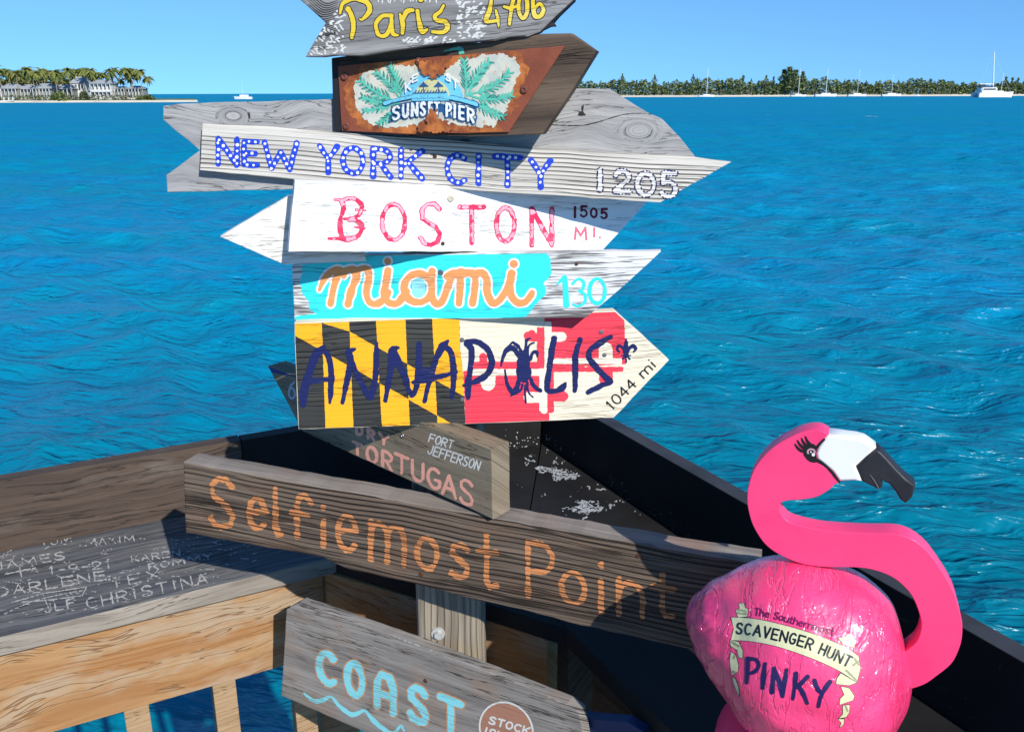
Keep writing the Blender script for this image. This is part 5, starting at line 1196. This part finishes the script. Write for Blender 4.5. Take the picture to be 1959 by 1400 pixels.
c = N.mix(N.ramp(big, .35, .65), (.0, .215, .40), (.0, .225, .33)); c = N.mix(N.math('MULTIPLY', N.ramp(mid, .4, .7), .55), c, (.0, .16, .34)); c = N.mix(N.math('MULTIPLY', N.ramp(wave_tone, .42, .62), .35), c, (.0, .17, .35)); c = N.mix(N.math('MULTIPLY', near, .75), c, (.0, .13, .17))
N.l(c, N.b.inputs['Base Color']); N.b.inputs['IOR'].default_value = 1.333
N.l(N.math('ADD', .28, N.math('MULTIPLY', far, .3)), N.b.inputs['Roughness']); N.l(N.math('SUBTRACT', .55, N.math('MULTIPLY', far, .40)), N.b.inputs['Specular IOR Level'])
def ridge(v, p=1.6): return N.math('POWER', N.math('SUBTRACT', 1.0, N.math('ABSOLUTE', N.math('SUBTRACT', N.math('MULTIPLY', v, 2.0), 1.0))), p)
rt = N.n('ShaderNodeMapping'); rt.inputs['Rotation'].default_value = (0, 0, R(14)); N.l(tc, rt.inputs[0]); rv = rt.outputs[0]
n1 = ridge(N.noise(N.vmul(rv, (1.5, 4.2, 1)), 1, 3, .55, .5)); n2 = ridge(N.noise(N.vmul(rv, (.5, 1.5, 1)), 1, 3, .55, .4)); n3 = N.noise(N.vmul(rv, (5, 13, 1)), 1, 3, .6, .5)
b1 = N.bump(n2, .7, .17); b2 = N.bump(n1, .75, .07, b1); N.l(N.bump(n3, .45, .022, b2), N.b.inputs['Normal'])
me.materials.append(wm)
foam = plain('foam', (.75, .78, .80), .8)
sbm = bmesh.new(); rnd = random.Random(12)
Pw = Plane((0, 0, .06), (0, 0, 1), (1, 0, 0))
for (px, py, w_) in [(1425, 196, 12), (1384, 196, 6), (1760, 199, 8), (1668, 224, 16), (1356, 197, 5), (1470, 222, 6)]:
    c_ = Pw.at(px, py)
    for k in range(7):
        d_ = (c_ - CAM).length; s_ = w_ * d_ / FPX / 2; x = c_.x + rnd.uniform(-s_, s_); y = c_.y + rnd.uniform(-s_, s_)
        vs = [sbm.verts.new((x + s_ * rnd.uniform(.3, .6) * math.cos(t), y + s_ * .35 * math.sin(t), .10 + .02 * k)) for t in np.linspace(0, 2 * math.pi, 9)[:-1]]; sbm.faces.new(vs)
fo = bm_obj('whitecaps', sbm, foam); fo['kind'] = 'stuff'

# ------------------------------------------------------------------ far shores
def gx(px, D): return (ray(px, 178) * (D / ray(px, 178).y)).x
def hz(py, D, px=980): d_ = ray(px, py); return ZC + d_.z * D / d_.y
def leafmat(n, a, b):
    mt = bpy.data.materials.new(n); N = NT(mt); g = N.n('ShaderNodeNewGeometry'); oi = N.n('ShaderNodeObjectInfo')
    c = N.mix(g.outputs['Random Per Island'], a, b); N.l(c, N.b.inputs['Base Color']); N.b.inputs['Roughness'].default_value = .65; N.b.inputs['Specular IOR Level'].default_value = .2; return mt
m_palm = leafmat('palm_leaf', (.06, .10, .02), (.19, .18, .045)); m_ptr = plain('palm_trunk', (.30, .25, .19), .9); m_cas = leafmat('feathery_green', (.06, .095, .03), (.20, .24, .09)); m_bush = leafmat('bush_leaf', (.06, .10, .015), (.17, .20, .05))
m_ctr = plain('grey_trunk', (.20, .17, .13), .9); m_sand = plain('pale_sand', (.62, .56, .44), .95, vs=.2, var=.15); m_scrub = leafmat('scrub_leaf', (.05, .07, .02), (.13, .15, .05))
def land(name, pts, h, mat):
    bm = bmesh.new(); lo = [bm.verts.new((x, y, -.4)) for x, y in pts]; cx = sum(p[0] for p in pts) / len(pts); cy = sum(p[1] for p in pts) / len(pts)
    hi = [bm.verts.new((x + (cx - x) * .03, y + 5 * (1 if y < cy else -1), h)) for x, y in pts]; n = len(pts)
    bm.faces.new(hi)
    for i in range(n): bm.faces.new((lo[i], lo[(i + 1) % n], hi[(i + 1) % n], hi[i]))
    bmesh.ops.recalc_face_normals(bm, faces=bm.faces); o = bm_obj(name, bm, mat); o['kind'] = 'structure'; return o
DL = 470
isl = [(gx(-260, DL), DL - 8)] + [(gx(px, DL), DL + 3 * math.sin(px * .05)) for px in range(-180, 320, 25)] + [(gx(350, DL + 6), DL + 6), (gx(378, DL + 12), DL + 12), (gx(345, DL + 20), DL + 22), (gx(300, DL + 40), DL + 40), (gx(250, DL + 120), DL + 120), (gx(-300, DL + 160), DL + 160)]
land('island_shore', isl, 1.0, m_sand)
grass = land('island_ground', [(gx(-250, DL), DL + 9), (gx(290, DL), DL + 9), (gx(297, DL), DL + 26), (gx(240, DL), DL + 110), (gx(-290, DL), DL + 140)], 1.25, plain('island_grass', (.10, .13, .04), .95, vs=.3))
def leaf_quads(bm, pts, size, rnd, flat=.0):
    for (x, y, z) in pts:
        a = rnd.uniform(0, 6.28); b = rnd.uniform(-1.2, 1.2); s_ = size * rnd.uniform(.6, 1.3)
        u = Vector((math.cos(a), math.sin(a), rnd.uniform(-.4, .4))) * s_; v = Vector((-math.sin(a) * math.cos(b), math.cos(a) * math.cos(b), math.sin(b))) * s_ * .6
        c_ = Vector((x, y, z)); bm.faces.new([bm.verts.new(c_ + q) for q in (-u, -v, u, v)])
def palm_meshes(seed):
    rnd = random.Random(seed); h = 1.0
    bm = bmesh.new(); V = []; lean = rnd.uniform(-.08, .08); n = 6; K = 7
    rings = []
    for k in range(K):
        t = k / (K - 1); rr = .022 * (1 - .45 * t) + (.012 if k == 0 else 0); cx = lean * t * t
        rings.append([bm.verts.new((cx + rr * math.cos(6.283 * j / n), rr * math.sin(6.283 * j / n), t)) for j in range(n)])
    for A, B in zip(rings[:-1], rings[1:]):
        for j in range(n): bm.faces.new((A[j], A[(j + 1) % n], B[(j + 1) % n], B[j]))
    t_ = bpy.data.meshes.new('palm_trunk'); bm.to_mesh(t_); bm.free(); t_.materials.append(m_ptr)
    bm = bmesh.new()
    for f_ in range(22):
        az = f_ * 2.4 + rnd.uniform(-.3, .3); el = rnd.uniform(-.5, 1.25); L = rnd.uniform(.22, .32); d = Vector((math.cos(az), math.sin(az), 0)); side = Vector((-math.sin(az), math.cos(az), 0)); prev = None
        for k in range(7):
            t = k / 6; p = Vector((lean, 0, 1.0)) + d * (L * t * math.cos(el * (1 - t * .5)) ) + Vector((0, 0, 1)) * (L * (math.sin(el) * t - .95 * t * t * (.7 + .3 * math.cos(el))))
            w = .045 * math.sin(math.pi * min(1, t * .9 + .1)) + .004; sag = Vector((0, 0, -w * .8))
            cur = (bm.verts.new(p + side * w + sag), bm.verts.new(p), bm.verts.new(p - side * w + sag))
            if prev: bm.faces.new((prev[0], prev[1], cur[1], cur[0])); bm.faces.new((prev[1], prev[2], cur[2], cur[1]))
            prev = cur
    c_ = bpy.data.meshes.new('palm_crown'); bm.to_mesh(c_); bm.free(); c_.materials.append(m_palm); return t_, c_
pv = [palm_meshes(k) for k in range(6)]
def put(name, me_, parent, loc=(0, 0, 0), sc=1):
    o = bpy.data.objects.new(name, me_); COL.objects.link(o); o.parent = parent; o.location = loc; o.scale = (sc, sc, sc) if not hasattr(sc, '__len__') else sc; return o
pz = [(-60, 128, 1), (5, 112, 2), (18, 130, 0), (60, 140, 2), (88, 135, 1), (112, 150, 2), (140, 148, 0), (158, 140, 2), (180, 150, 2), (228, 122, 1), (250, 150, 2), (262, 145, 2), (290, 152, 0), (325, 128, 1), (345, 152, 2), (400, 145, 2), (430, 142, 0), (448, 158, 2), (480, 158, 1), (540, 128, 0), (565, 140, 2), (600, 138, 2), (640, 128, 1), (662, 150, 2), (690, 135, 0), (715, 145, 2), (740, 155, 1), (770, 165, 2), (805, 165, 2), (845, 135, 0), (872, 130, 1), (945, 128, 0), (935, 205, 0), (985, 192, 1), (1002, 132, 0), (1020, 150, 1), (1070, 142, 0), (1108, 188, 0)]
side = ['beside the white house', 'behind the grey-roofed cottages', 'at the tip of the island']
for k, (zx, zy, dep) in enumerate(pz):
    px = zx / 3.918; py = 100 + zy / 3.918; D = DL + 14 + dep * 16 + (k * 7) % 9; h = hz(py, D) - 1.25; x = gx(px, D)
    size = 'tall' if h > 17 else ('short' if h < 11 else 'mid-height')
    spot = ('over the first cottage' if px < 5 else 'over the second cottage' if px < 34 else 'over the third cottage' if px < 64 else 'over the fourth cottage' if px < 100 else 'behind the large bush' if px < 132 else 'in front of the tall grey-roofed white house' if px < 160 else 'left of the balcony house' if px < 176 else 'over the balcony house' if px < 216 else 'just right of the balcony house' if px < 232 else 'standing clear over the porch cottage' if px < 262 else 'nearest the tip of the island')
    lab = '%s coconut palm %s, %s row' % (size, spot, ('front', 'middle', 'back')[dep])
    t = empty('palm_tree', (x, D, 1.2), lab, 'palm tree', 'palms on the island at the left')
    a, b = pv[k % 6]; hh = h + .5; w = min(1.25, max(.8, 15 / max(hh, 4)))
    put('trunk', a, t, sc=(hh * w * .7, hh * w * .7, hh)); put('crown', b, t, loc=(0, 0, hh * (1 - w * 1.0) if False else 0), sc=(hh * w, hh * w, hh)); t.rotation_euler.z = k * 1.3
# green mass behind the palms
rnd = random.Random(2); bm = bmesh.new(); pts = []
for k in range(5200):
    px = rnd.uniform(-120, 212); tp_ = 146 + 5 * math.sin(px * .21) + 4 * math.sin(px * .53 + 1) + (10 if px > 195 else 0); py = rnd.uniform(tp_, 176) ; D = DL + 60 + rnd.uniform(0, 22); pts.append((gx(px, D), D, hz(py, D)))
leaf_quads(bm, pts, 1.3, rnd); o_ = bm_obj('island_woodland', bm, m_palm); o_['kind'] = 'stuff'
def bush(px, D, w, h, label, seed, mat=None, z=1.2):
    rnd = random.Random(seed); bm = bmesh.new(); pts = []
    for k in range(420):
        a = rnd.uniform(0, 6.28); u = rnd.random() ** .4; v = rnd.random(); pts.append((w / 2 * u * math.cos(a) * (1 - v * .4), w / 3 * u * math.sin(a), h * v * (1 - .35 * u * u)))
    leaf_quads(bm, pts, .55, rnd); o = bm_obj('bush', bm, mat or m_bush); o.location = (gx(px, D), D, z - .5); return tag(o, label, 'bush')
bush(112, DL + 5, 10.5, 5.2, 'large yellow-green bush on the beach of the island before the cottages', 1); bush(283, DL + 12, 9, 3.2, 'low green bush at the right end of the island', 2); bush(270, DL + 10, 7, 2.2, 'low scrub beside the island\'s last bush', 5)
bush(160, DL + 15, 6, 5.5, 'dark round bush before the white house on the island', 3, m_scrub)
rnd = random.Random(8); bm = bmesh.new(); leaf_quads(bm, [(gx(rnd.uniform(-60, 275), DL + 9), DL + 9 + rnd.uniform(0, 3), 1.0 + rnd.random() ** 1.5 * 2.6) for k in range(2600)], .5, rnd); o_ = bm_obj('shore_hedge', bm, m_scrub); o_['kind'] = 'stuff'
m_wall = plain('white_house_wall', (.60, .60, .57), .7, vs=.5, var=.05); m_gw = plain('pale_grey_wall', (.24, .27, .25), .7, vs=.5, var=.05); m_roof = plain('grey_metal_roof', (.34, .36, .37), .5, vs=.5); m_win = plain('dark_window_glass', (.03, .04, .05), .15, vs=1)
def box(bm, x0, x1, y0, y1, z0, z1):
    v = [bm.verts.new((x, y, z)) for z in (z0, z1) for x, y in ((x0, y0), (x1, y0), (x1, y1), (x0, y1))]
    for f_ in ((3, 2, 1, 0), (4, 5, 6, 7), (0, 1, 5, 4), (1, 2, 6, 5), (2, 3, 7, 6), (3, 0, 4, 7)): bm.faces.new([v[i] for i in f_])
def house(label, px0, px1, D, eave, ridge, depth, mat, win, storeys=1, hip=.18, porch=True):
    w = gx(px1, D) - gx(px0, D); h = hz(eave, D) - 1.2; hr = hz(ridge, D) - 1.2
    t = empty('house', ((gx(px0, D) + gx(px1, D)) / 2, D, 1.2), label, 'house')
    bm = bmesh.new(); box(bm, -w / 2, w / 2, 0, depth, -.3, h); bm_obj('wall', bm, mat, t)
    bm = bmesh.new(); e = .6; a = [bm.verts.new(p) for p in ((-w / 2 - e, -1.8 if porch else -e, h - .05), (w / 2 + e, -1.8 if porch else -e, h - .05), (w / 2 + e, depth + e, h - .05), (-w / 2 - e, depth + e, h - .05))]; r_ = [bm.verts.new((-w / 2 + w * hip, depth / 2, hr)), bm.verts.new((w / 2 - w * hip, depth / 2, hr))]
    for f_ in ((a[0], a[1], r_[1], r_[0]), (a[2], a[3], r_[0], r_[1]), (a[1], a[2], r_[1]), (a[3], a[0], r_[0]), (a[3], a[2], a[1], a[0])): bm.faces.new(f_)
    bm_obj('roof', bm, m_roof, t)
    wm_ = None; ph = h / storeys
    bm = bmesh.new(); box(bm, -w / win * .24, w / win * .24, -.06, .02, .15 * ph, .82 * ph); me_ = bpy.data.meshes.new('window'); bm.to_mesh(me_); bm.free(); me_.materials.append(m_win)
    for s_ in range(storeys):
        for k in range(win): put('window', me_, t, (-w / 2 + w * (k + .5) / win, 0, s_ * ph))
    if porch:
        bm = bmesh.new(); box(bm, -.16, .16, -1.6, -1.3, 0, h - .06); me_ = bpy.data.meshes.new('porch_post'); bm.to_mesh(me_); bm.free(); me_.materials.append(m_wall)
        for k in range(win + 1): put('porch_post', me_, t, (-w / 2 + w * k / win, 0, 0))
        for s_ in range(storeys):
            bm = bmesh.new(); box(bm, -w / 2, w / 2, -1.7, -1.62, s_ * ph + .35 * (s_ > 0), s_ * ph + 1.0); box(bm, -w / 2, w / 2, -1.8, -.02, s_ * ph - .1, s_ * ph + .12); bm_obj('balcony_rail', bm, m_wall, t)
    return t
house('grey-roofed cottage at the far left edge of the island', -60, 4, DL + 22, 168, 157, 9, m_gw, 4)
house('grey-roofed cottage, second from the left edge of the island', 5, 33, DL + 20, 167, 157, 9, m_gw, 4)
house('grey-roofed cottage between the second cottage and the large bush', 36, 62, DL + 24, 168, 159, 9, m_gw, 4)
house('grey-roofed cottage with white posts left of the large bush', 66, 97, DL + 19, 167, 157, 9, m_gw, 5)
house('long low grey-roofed house behind the large bush', 101, 139, DL + 28, 168, 159, 9, m_gw, 5)
house('tall white house with a steep grey roof, amid the palms', 137, 163, DL + 34, 157, 144, 10, m_wall, 4, 2, porch=False)
house('white house with stacked white balconies at the middle of the island', 176, 214, DL + 17, 158, 150, 9, m_wall, 5, 2)
house('small white cottage right of the balcony house', 222, 240, DL + 19, 168, 163, 7, m_gw, 3)
house('white porch cottage nearest to the tip of the island', 243, 273, DL + 18, 168, 162, 7, m_gw, 5)
# umbrellas / white chairs on the beach at far left
for k, px in enumerate((3, 12, 20)):
    bm = bmesh.new(); box(bm, -1.0, 1.0, -.4, .4, 0, .4); box(bm, .6, 1.0, -.4, .4, .35, 2.0); o = bm_obj('beach_chair', bm, m_wall); o.location = (gx(px, DL + 4), DL + 4, .8); tag(o, ('white beach chair at the very left edge of the island beach', 'white beach chair in the middle of the three on the sand', 'white beach chair rightmost of the three on the sand')[k], 'chair', 'white chairs on the island beach')

# ---- right-hand shore
DR = 850
rl = [(gx(px, DR), DR + 6 * math.sin(px * .013)) for px in range(1060, 2500, 40)]
land('far_shore', [(gx(1000, DR), DR + 20)] + rl + [(gx(2500, DR), DR + 300), (gx(1000, DR), DR + 300)], 1.3, m_sand)
rnd = random.Random(6); bm = bmesh.new(); pts = []
prof = lambda px: 155 + 3.5 * math.sin(px * .031) + 2.6 * math.sin(px * .11 + 1) + 2.2 * math.sin(px * .31) + 1.8 * math.sin(px * .73 + 2) + (3 if px > 1780 else 0) - 5 * math.exp(-((px - 1515) / 28) ** 2) + (4 if px < 1180 else 0)
for k in range(30000):
    px = rnd.uniform(1060, 2150); t = prof(px) + rnd.uniform(-.5, 1.5); base = 181.5 - .0031 * (px - 980); u = rnd.random() * 1.06; py = t + (base - t) * u ** .9; D = DR + 14 + rnd.uniform(0, 30) * (1 - u * .6)
    pts.append((gx(px, D), D, max(1, hz(py, D, px))))
leaf_quads(bm, pts, 1.25, rnd); o_ = bm_obj('shore_woodland', bm, m_cas); o_['kind'] = 'stuff'
# pale trunks standing in front of the wood
bm = bmesh.new()
for k in range(120):
    px = rnd.uniform(1150, 2100); D = DR + 12; x = gx(px, D); h = rnd.uniform(3, 8); l = rnd.uniform(-1.2, 1.2); vs = [bm.verts.new(p) for p in ((x - .12, D, 1), (x + .12, D, 1), (x + l + .05, D, 1 + h), (x + l - .05, D, 1 + h))]; bm.faces.new(vs)
    vs = [bm.verts.new(p) for p in ((x, D - .12, 1), (x, D + .12, 1), (x + l, D + .05, 1 + h), (x + l, D - .05, 1 + h))]; bm.faces.new(vs)
o_ = bm_obj('bare_branches', bm, plain('pale_branch', (.36, .33, .27), .9)); o_['kind'] = 'stuff'
def cas_mesh(seed, dens=1.0):
    rnd = random.Random(seed); bm = bmesh.new(); pts = []
    for k in range(int(330 * dens)):
        z = .2 + .85 * rnd.random() ** .85; w = .20 * (1.08 - z) ** .6 * (1 + .5 * math.sin(z * 17 + seed)); a = rnd.uniform(0, 6.28); r_ = w * rnd.random() ** .5; pts.append((r_ * math.cos(a), r_ * math.sin(a), z))
    for (x, y, z) in pts:
        s_ = .035 * rnd.uniform(.5, 1.2); d = Vector((rnd.uniform(-1, 1), rnd.uniform(-1, 1), rnd.uniform(.1, 1.4))).normalized() * s_ * 1.8; e = Vector((rnd.uniform(-1, 1), rnd.uniform(-1, 1), 0)).normalized() * s_ * .6; c_ = Vector((x, y, z)); bm.faces.new([bm.verts.new(c_ + q) for q in (-d, -e, d, e)])
    m1 = bpy.data.meshes.new('tree_crown'); bm.to_mesh(m1); bm.free(); m1.materials.append(m_cas)
    bm = bmesh.new(); bmesh.ops.create_cone(bm, cap_ends=True, segments=6, radius1=.018, radius2=.004, depth=1.0, matrix=Matrix.Translation((0, 0, .5))); m2 = bpy.data.meshes.new('tree_trunk'); bm.to_mesh(m2); bm.free(); m2.materials.append(m_ctr); return m2, m1
cv = [cas_mesh(k) for k in range(5)]; bigc = [cas_mesh(20 + k, 1.6) for k in range(2)]
for k, (zx, zy) in enumerate([(205, 145), (345, 150), (268, 172), (60, 182), (455, 178), (512, 148), (530, 162), (640, 172), (672, 168), (730, 152), (765, 165), (830, 152), (862, 158), (905, 128), (930, 118), (955, 130), (988, 138), (1040, 168), (1140, 172), (1190, 178), (1265, 172), (1320, 180), (1450, 182), (1510, 178), (1600, 180), (1690, 178), (1740, 180), (1872, 158), (1900, 160), (1925, 162), (1950, 176)]):
    px = 1100 + zx / 2.2806; py = 80 + zy / 2.2806; D = DR + 15 + (k * 11) % 17; h = hz(py, D, px) - 1; bg_ = 900 < zx < 990
    bt_ = [(575, 'the leftmost sailboat'), (975, 'the mid-shore sailboat'), (1095, 'the tallest-masted sailboat'), (1232, 'the thin-masted sailboat'), (1382, 'the faint sailboat'), (1810, 'the catamaran')]
    n_ = min(bt_, key=lambda q: abs(q[0] - zx)); far_ = abs(n_[0] - zx); rel = 'behind' if far_ < 25 else (('just ' if far_ < 75 else 'well ' if far_ < 200 else 'far ') + ('left of ' if zx < n_[0] else 'right of '))
    lab = ('%s %s tree on the far shore %s %s' % ('tall' if zy < 150 else 'middling' if zy < 170 else 'low', 'dense dark' if bg_ else 'feathery', rel, n_[1])).replace('  ', ' ')
    t = empty('shore_tree', (gx(px, D), D, 1), lab, 'tree', 'trees standing above the wood of the far shore'); a, b = (bigc[k % 2] if bg_ else cv[k % 5]); w = 1.9 if bg_ else 1.0
    put('trunk', a, t, sc=(h, h, h)); ww = w * (.8 + .5 * ((k * 37) % 10) / 10); put('crown', b, t, sc=(h * ww, h * ww, h)); t.rotation_euler.z = k

# ------------------------------------------------------------------ boats
m_hull = plain('white_hull', (.80, .80, .78), .35, vs=.5, var=.04); m_mast = plain('pale_mast', (.75, .76, .78), .4, vs=1, var=.03); m_sail = plain('blue_sail_cover', (.05, .10, .25), .7); m_boot = plain('dark_waterline', (.04, .05, .08), .6)
def hull(bm, L, B, H, x0=0, y0=0, bow=1):
    rows = []
    for k in range(11):
        t = k / 10; w = B / 2 * (math.sin(math.pi * (.16 + .84 * (1 - t) ** .0 * (1 - t))) ** .55 if t < 1 else 0); w = B / 2 * max(.02, (1 - t ** 2.6)) * (.75 + .25 * min(1, t * 4)); sh = H * (1 + .25 * t * t)
        x = x0 + bow * (-L / 2 + L * t); rows.append([bm.verts.new(p) for p in ((x, y0 - w, sh), (x - bow * .04 * L * t, y0 - w * .85, .1), (x - bow * .08 * L * t, y0, -.35), (x - bow * .04 * L * t, y0 + w * .85, .1), (x, y0 + w, sh))])
    for A, B_ in zip(rows[:-1], rows[1:]):
        for j in range(4): bm.faces.new((A[j], A[j + 1], B_[j + 1], B_[j]))
        bm.faces.new((A[4], A[0], B_[0], B_[4]))
    bm.faces.new(rows[0]); bm.faces.new(rows[-1][::-1]); bmesh.ops.recalc_face_normals(bm, faces=bm.faces)
def bar(bm, a, b, r0, r1, n=6):
    a = Vector(a); b = Vector(b); d = b - a; q = d.to_track_quat('Z', 'Y').to_matrix().to_4x4(); q.translation = (a + b) / 2; bmesh.ops.create_cone(bm, cap_ends=True, segments=n, radius1=r0, radius2=r1, depth=d.length, matrix=q)
def sailboat(px, wpx, top, base, label, lean=0, cover=False, bow=1, hh=1.0, mt=.24):
    D = -ZC * ray(px, base).y / ray(px, base).z; D = min(D, DR - 12); L = wpx * D / FPX; x = gx(px, D); Hm = hz(top, D, px)
    t = empty('sailboat', (x, D, 0), label, 'sailboat', 'boats anchored off the far shore'); H = .10 * L * hh
    bm = bmesh.new(); hull(bm, L, L * .3, H, bow=bow); bm_obj('hull', bm, m_hull, t)
    bm = bmesh.new(); box(bm, -L * .22, L * .2, -L * .08, L * .08, H * .9, H * 1.55); bmesh.ops.bevel(bm, geom=list(bm.edges), offset=L * .015, segments=1, affect='EDGES'); bm_obj('cabin', bm, m_hull, t)
    bm = bmesh.new(); bar(bm, (0, 0, H * .9), (lean * L, 0, Hm), mt, mt * .7); bm_obj('mast', bm, m_mast, t)
    bm = bmesh.new(); bar(bm, (0, 0, H * 2.0), (-bow * L * .38, 0, H * 2.1), mt * .8, mt * .6); bm_obj('boom', bm, m_sail if cover else m_mast, t)
    bm = bmesh.new()
    for e in (L * .48, -L * .48): bar(bm, (lean * L, 0, Hm * .98), (e, 0, H), .03, .03, 4)
    bm_obj('stays', bm, m_mast, t); return t
X8 = lambda z: 1100 + z / 2.2806; Y8 = lambda z: 80 + z / 2.2806
sailboat(X8(575), 29, Y8(118), Y8(241), 'white sailboat with a bare mast, leftmost off the far shore', cover=True)
sailboat(X8(975), 28, Y8(118), Y8(238), 'white sailboat moored below the highest clump of trees')
sailboat(X8(1095), 40, Y8(118), Y8(240), 'white sailboat just right of the highest tree clump, with the tallest mast nearby', cover=True)
sailboat(X8(1232), 34, Y8(122), Y8(239), 'pale sailboat with a thin mast, third to the left of the catamaran', mt=.13)
sailboat(X8(1382), 36, Y8(140), Y8(235), 'small distant sailboat, close to the left of the tiny white motorboat', mt=.15)
sailboat(X8(1858), 20, Y8(135), Y8(236), 'sailboat whose mast shows behind the catamaran', mt=.18)
def motorboat(px, wpx, base, top, label, D=None):
    D = D or min(DR - 15, -ZC * ray(px, base).y / ray(px, base).z); L = wpx * D / FPX; t = empty('motorboat', (gx(px, D), D, 0), label, 'motorboat'); bm = bmesh.new(); hull(bm, L, L * .33, L * .13, bow=-1); bm_obj('hull', bm, m_hull, t)
    bm = bmesh.new(); box(bm, -L * .15, L * .3, -L * .1, L * .1, L * .12, L * .24); bm_obj('cabin', bm, m_hull, t)
    bm = bmesh.new(); bar(bm, (0, 0, L * .2), (0, 0, hz(top, D, px)), .07, .05); bm_obj('mast', bm, m_mast, t); return t
motorboat(464, 33, 185, 155, 'white boat alone on the open horizon, above the fish tail of the grey board', 700)
motorboat(X8(1497), 11, 181, 170, 'tiny white motorboat close to the far shore', DR - 20)
# catamaran
px, base = X8(1822), Y8(243); D = min(DR - 60, -ZC * ray(px, base).y / ray(px, base).z); L = 63 * D / FPX
t = empty('catamaran', (gx(px, D), D, 0), 'large white catamaran with a tall raked mast, right edge of the view', 'catamaran')
for sy in (-1, 1):
    bm = bmesh.new(); hull(bm, L, L * .14, L * .125, 0, sy * L * .2); bm_obj('hull', bm, m_hull, t)
bm = bmesh.new(); box(bm, -L * .42, L * .2, -L * .22, L * .22, L * .10, L * .18); bm_obj('deck', bm, m_hull, t)
bm = bmesh.new(); box(bm, -L * .40, L * .05, -L * .16, L * .16, L * .18, L * .27); bmesh.ops.bevel(bm, geom=list(bm.edges), offset=L * .02, segments=2, affect='EDGES'); cb_ = bm_obj('cabin', bm, m_hull, t)
bm = bmesh.new(); box(bm, -L * .44, -L * .02, -L * .17, L * .17, L * .29, L * .315); bm_obj('canopy', bm, m_sail, t)
bm = bmesh.new()
for xx_ in (-.42, -.2): 
    for sy in (-1, 1): bar(bm, (L * xx_, sy * L * .15, L * .18), (L * xx_, sy * L * .15, L * .29), .06, .06)
bm_obj('canopy_posts', bm, m_mast, t)
bm = bmesh.new(); box(bm, -L * .36, 0, -L * .1635, -L * .161, L * .205, L * .245); bm_obj('window', bm, m_win, cb_)
Hm = hz(Y8(45), D, px); mx = gx(X8(1803), D) - gx(px, D)
bm = bmesh.new(); bar(bm, (0, 0, L * .2), (mx, 0, Hm), L * .020, L * .013, 8); bm_obj('mast', bm, m_mast, t)
bm = bmesh.new(); bar(bm, (-.1, 0, L * .36), (-L * .4, 0, L * .37), L * .016, L * .014); bm_obj('boom', bm, m_mast, t)
bm = bmesh.new(); bar(bm, (mx, 0, Hm * .97), (L * .47, 0, L * .2), .05, .05, 4); bar(bm, (mx, 0, Hm * .97), (-L * .4, L * .18, L * .18), .04, .04, 4); bm_obj('stays', bm, m_mast, t)

# alike neighbours are told apart by their order from left to right
dup = {}
for o in scene.objects:
    if o.parent is None and o.get('label') and o.get('category') in ('palm tree', 'tree'): dup.setdefault(o['label'], []).append(o)
for lab, os_ in dup.items():
    if len(os_) > 1:
        os_.sort(key=lambda o: o.location.x / o.location.y)
        words = {2: ('left-hand', 'right-hand'), 3: ('leftmost', 'middle', 'rightmost')}.get(len(os_))
        for k, o in enumerate(os_):
            if words: o['label'] = words[k] + ' ' + lab
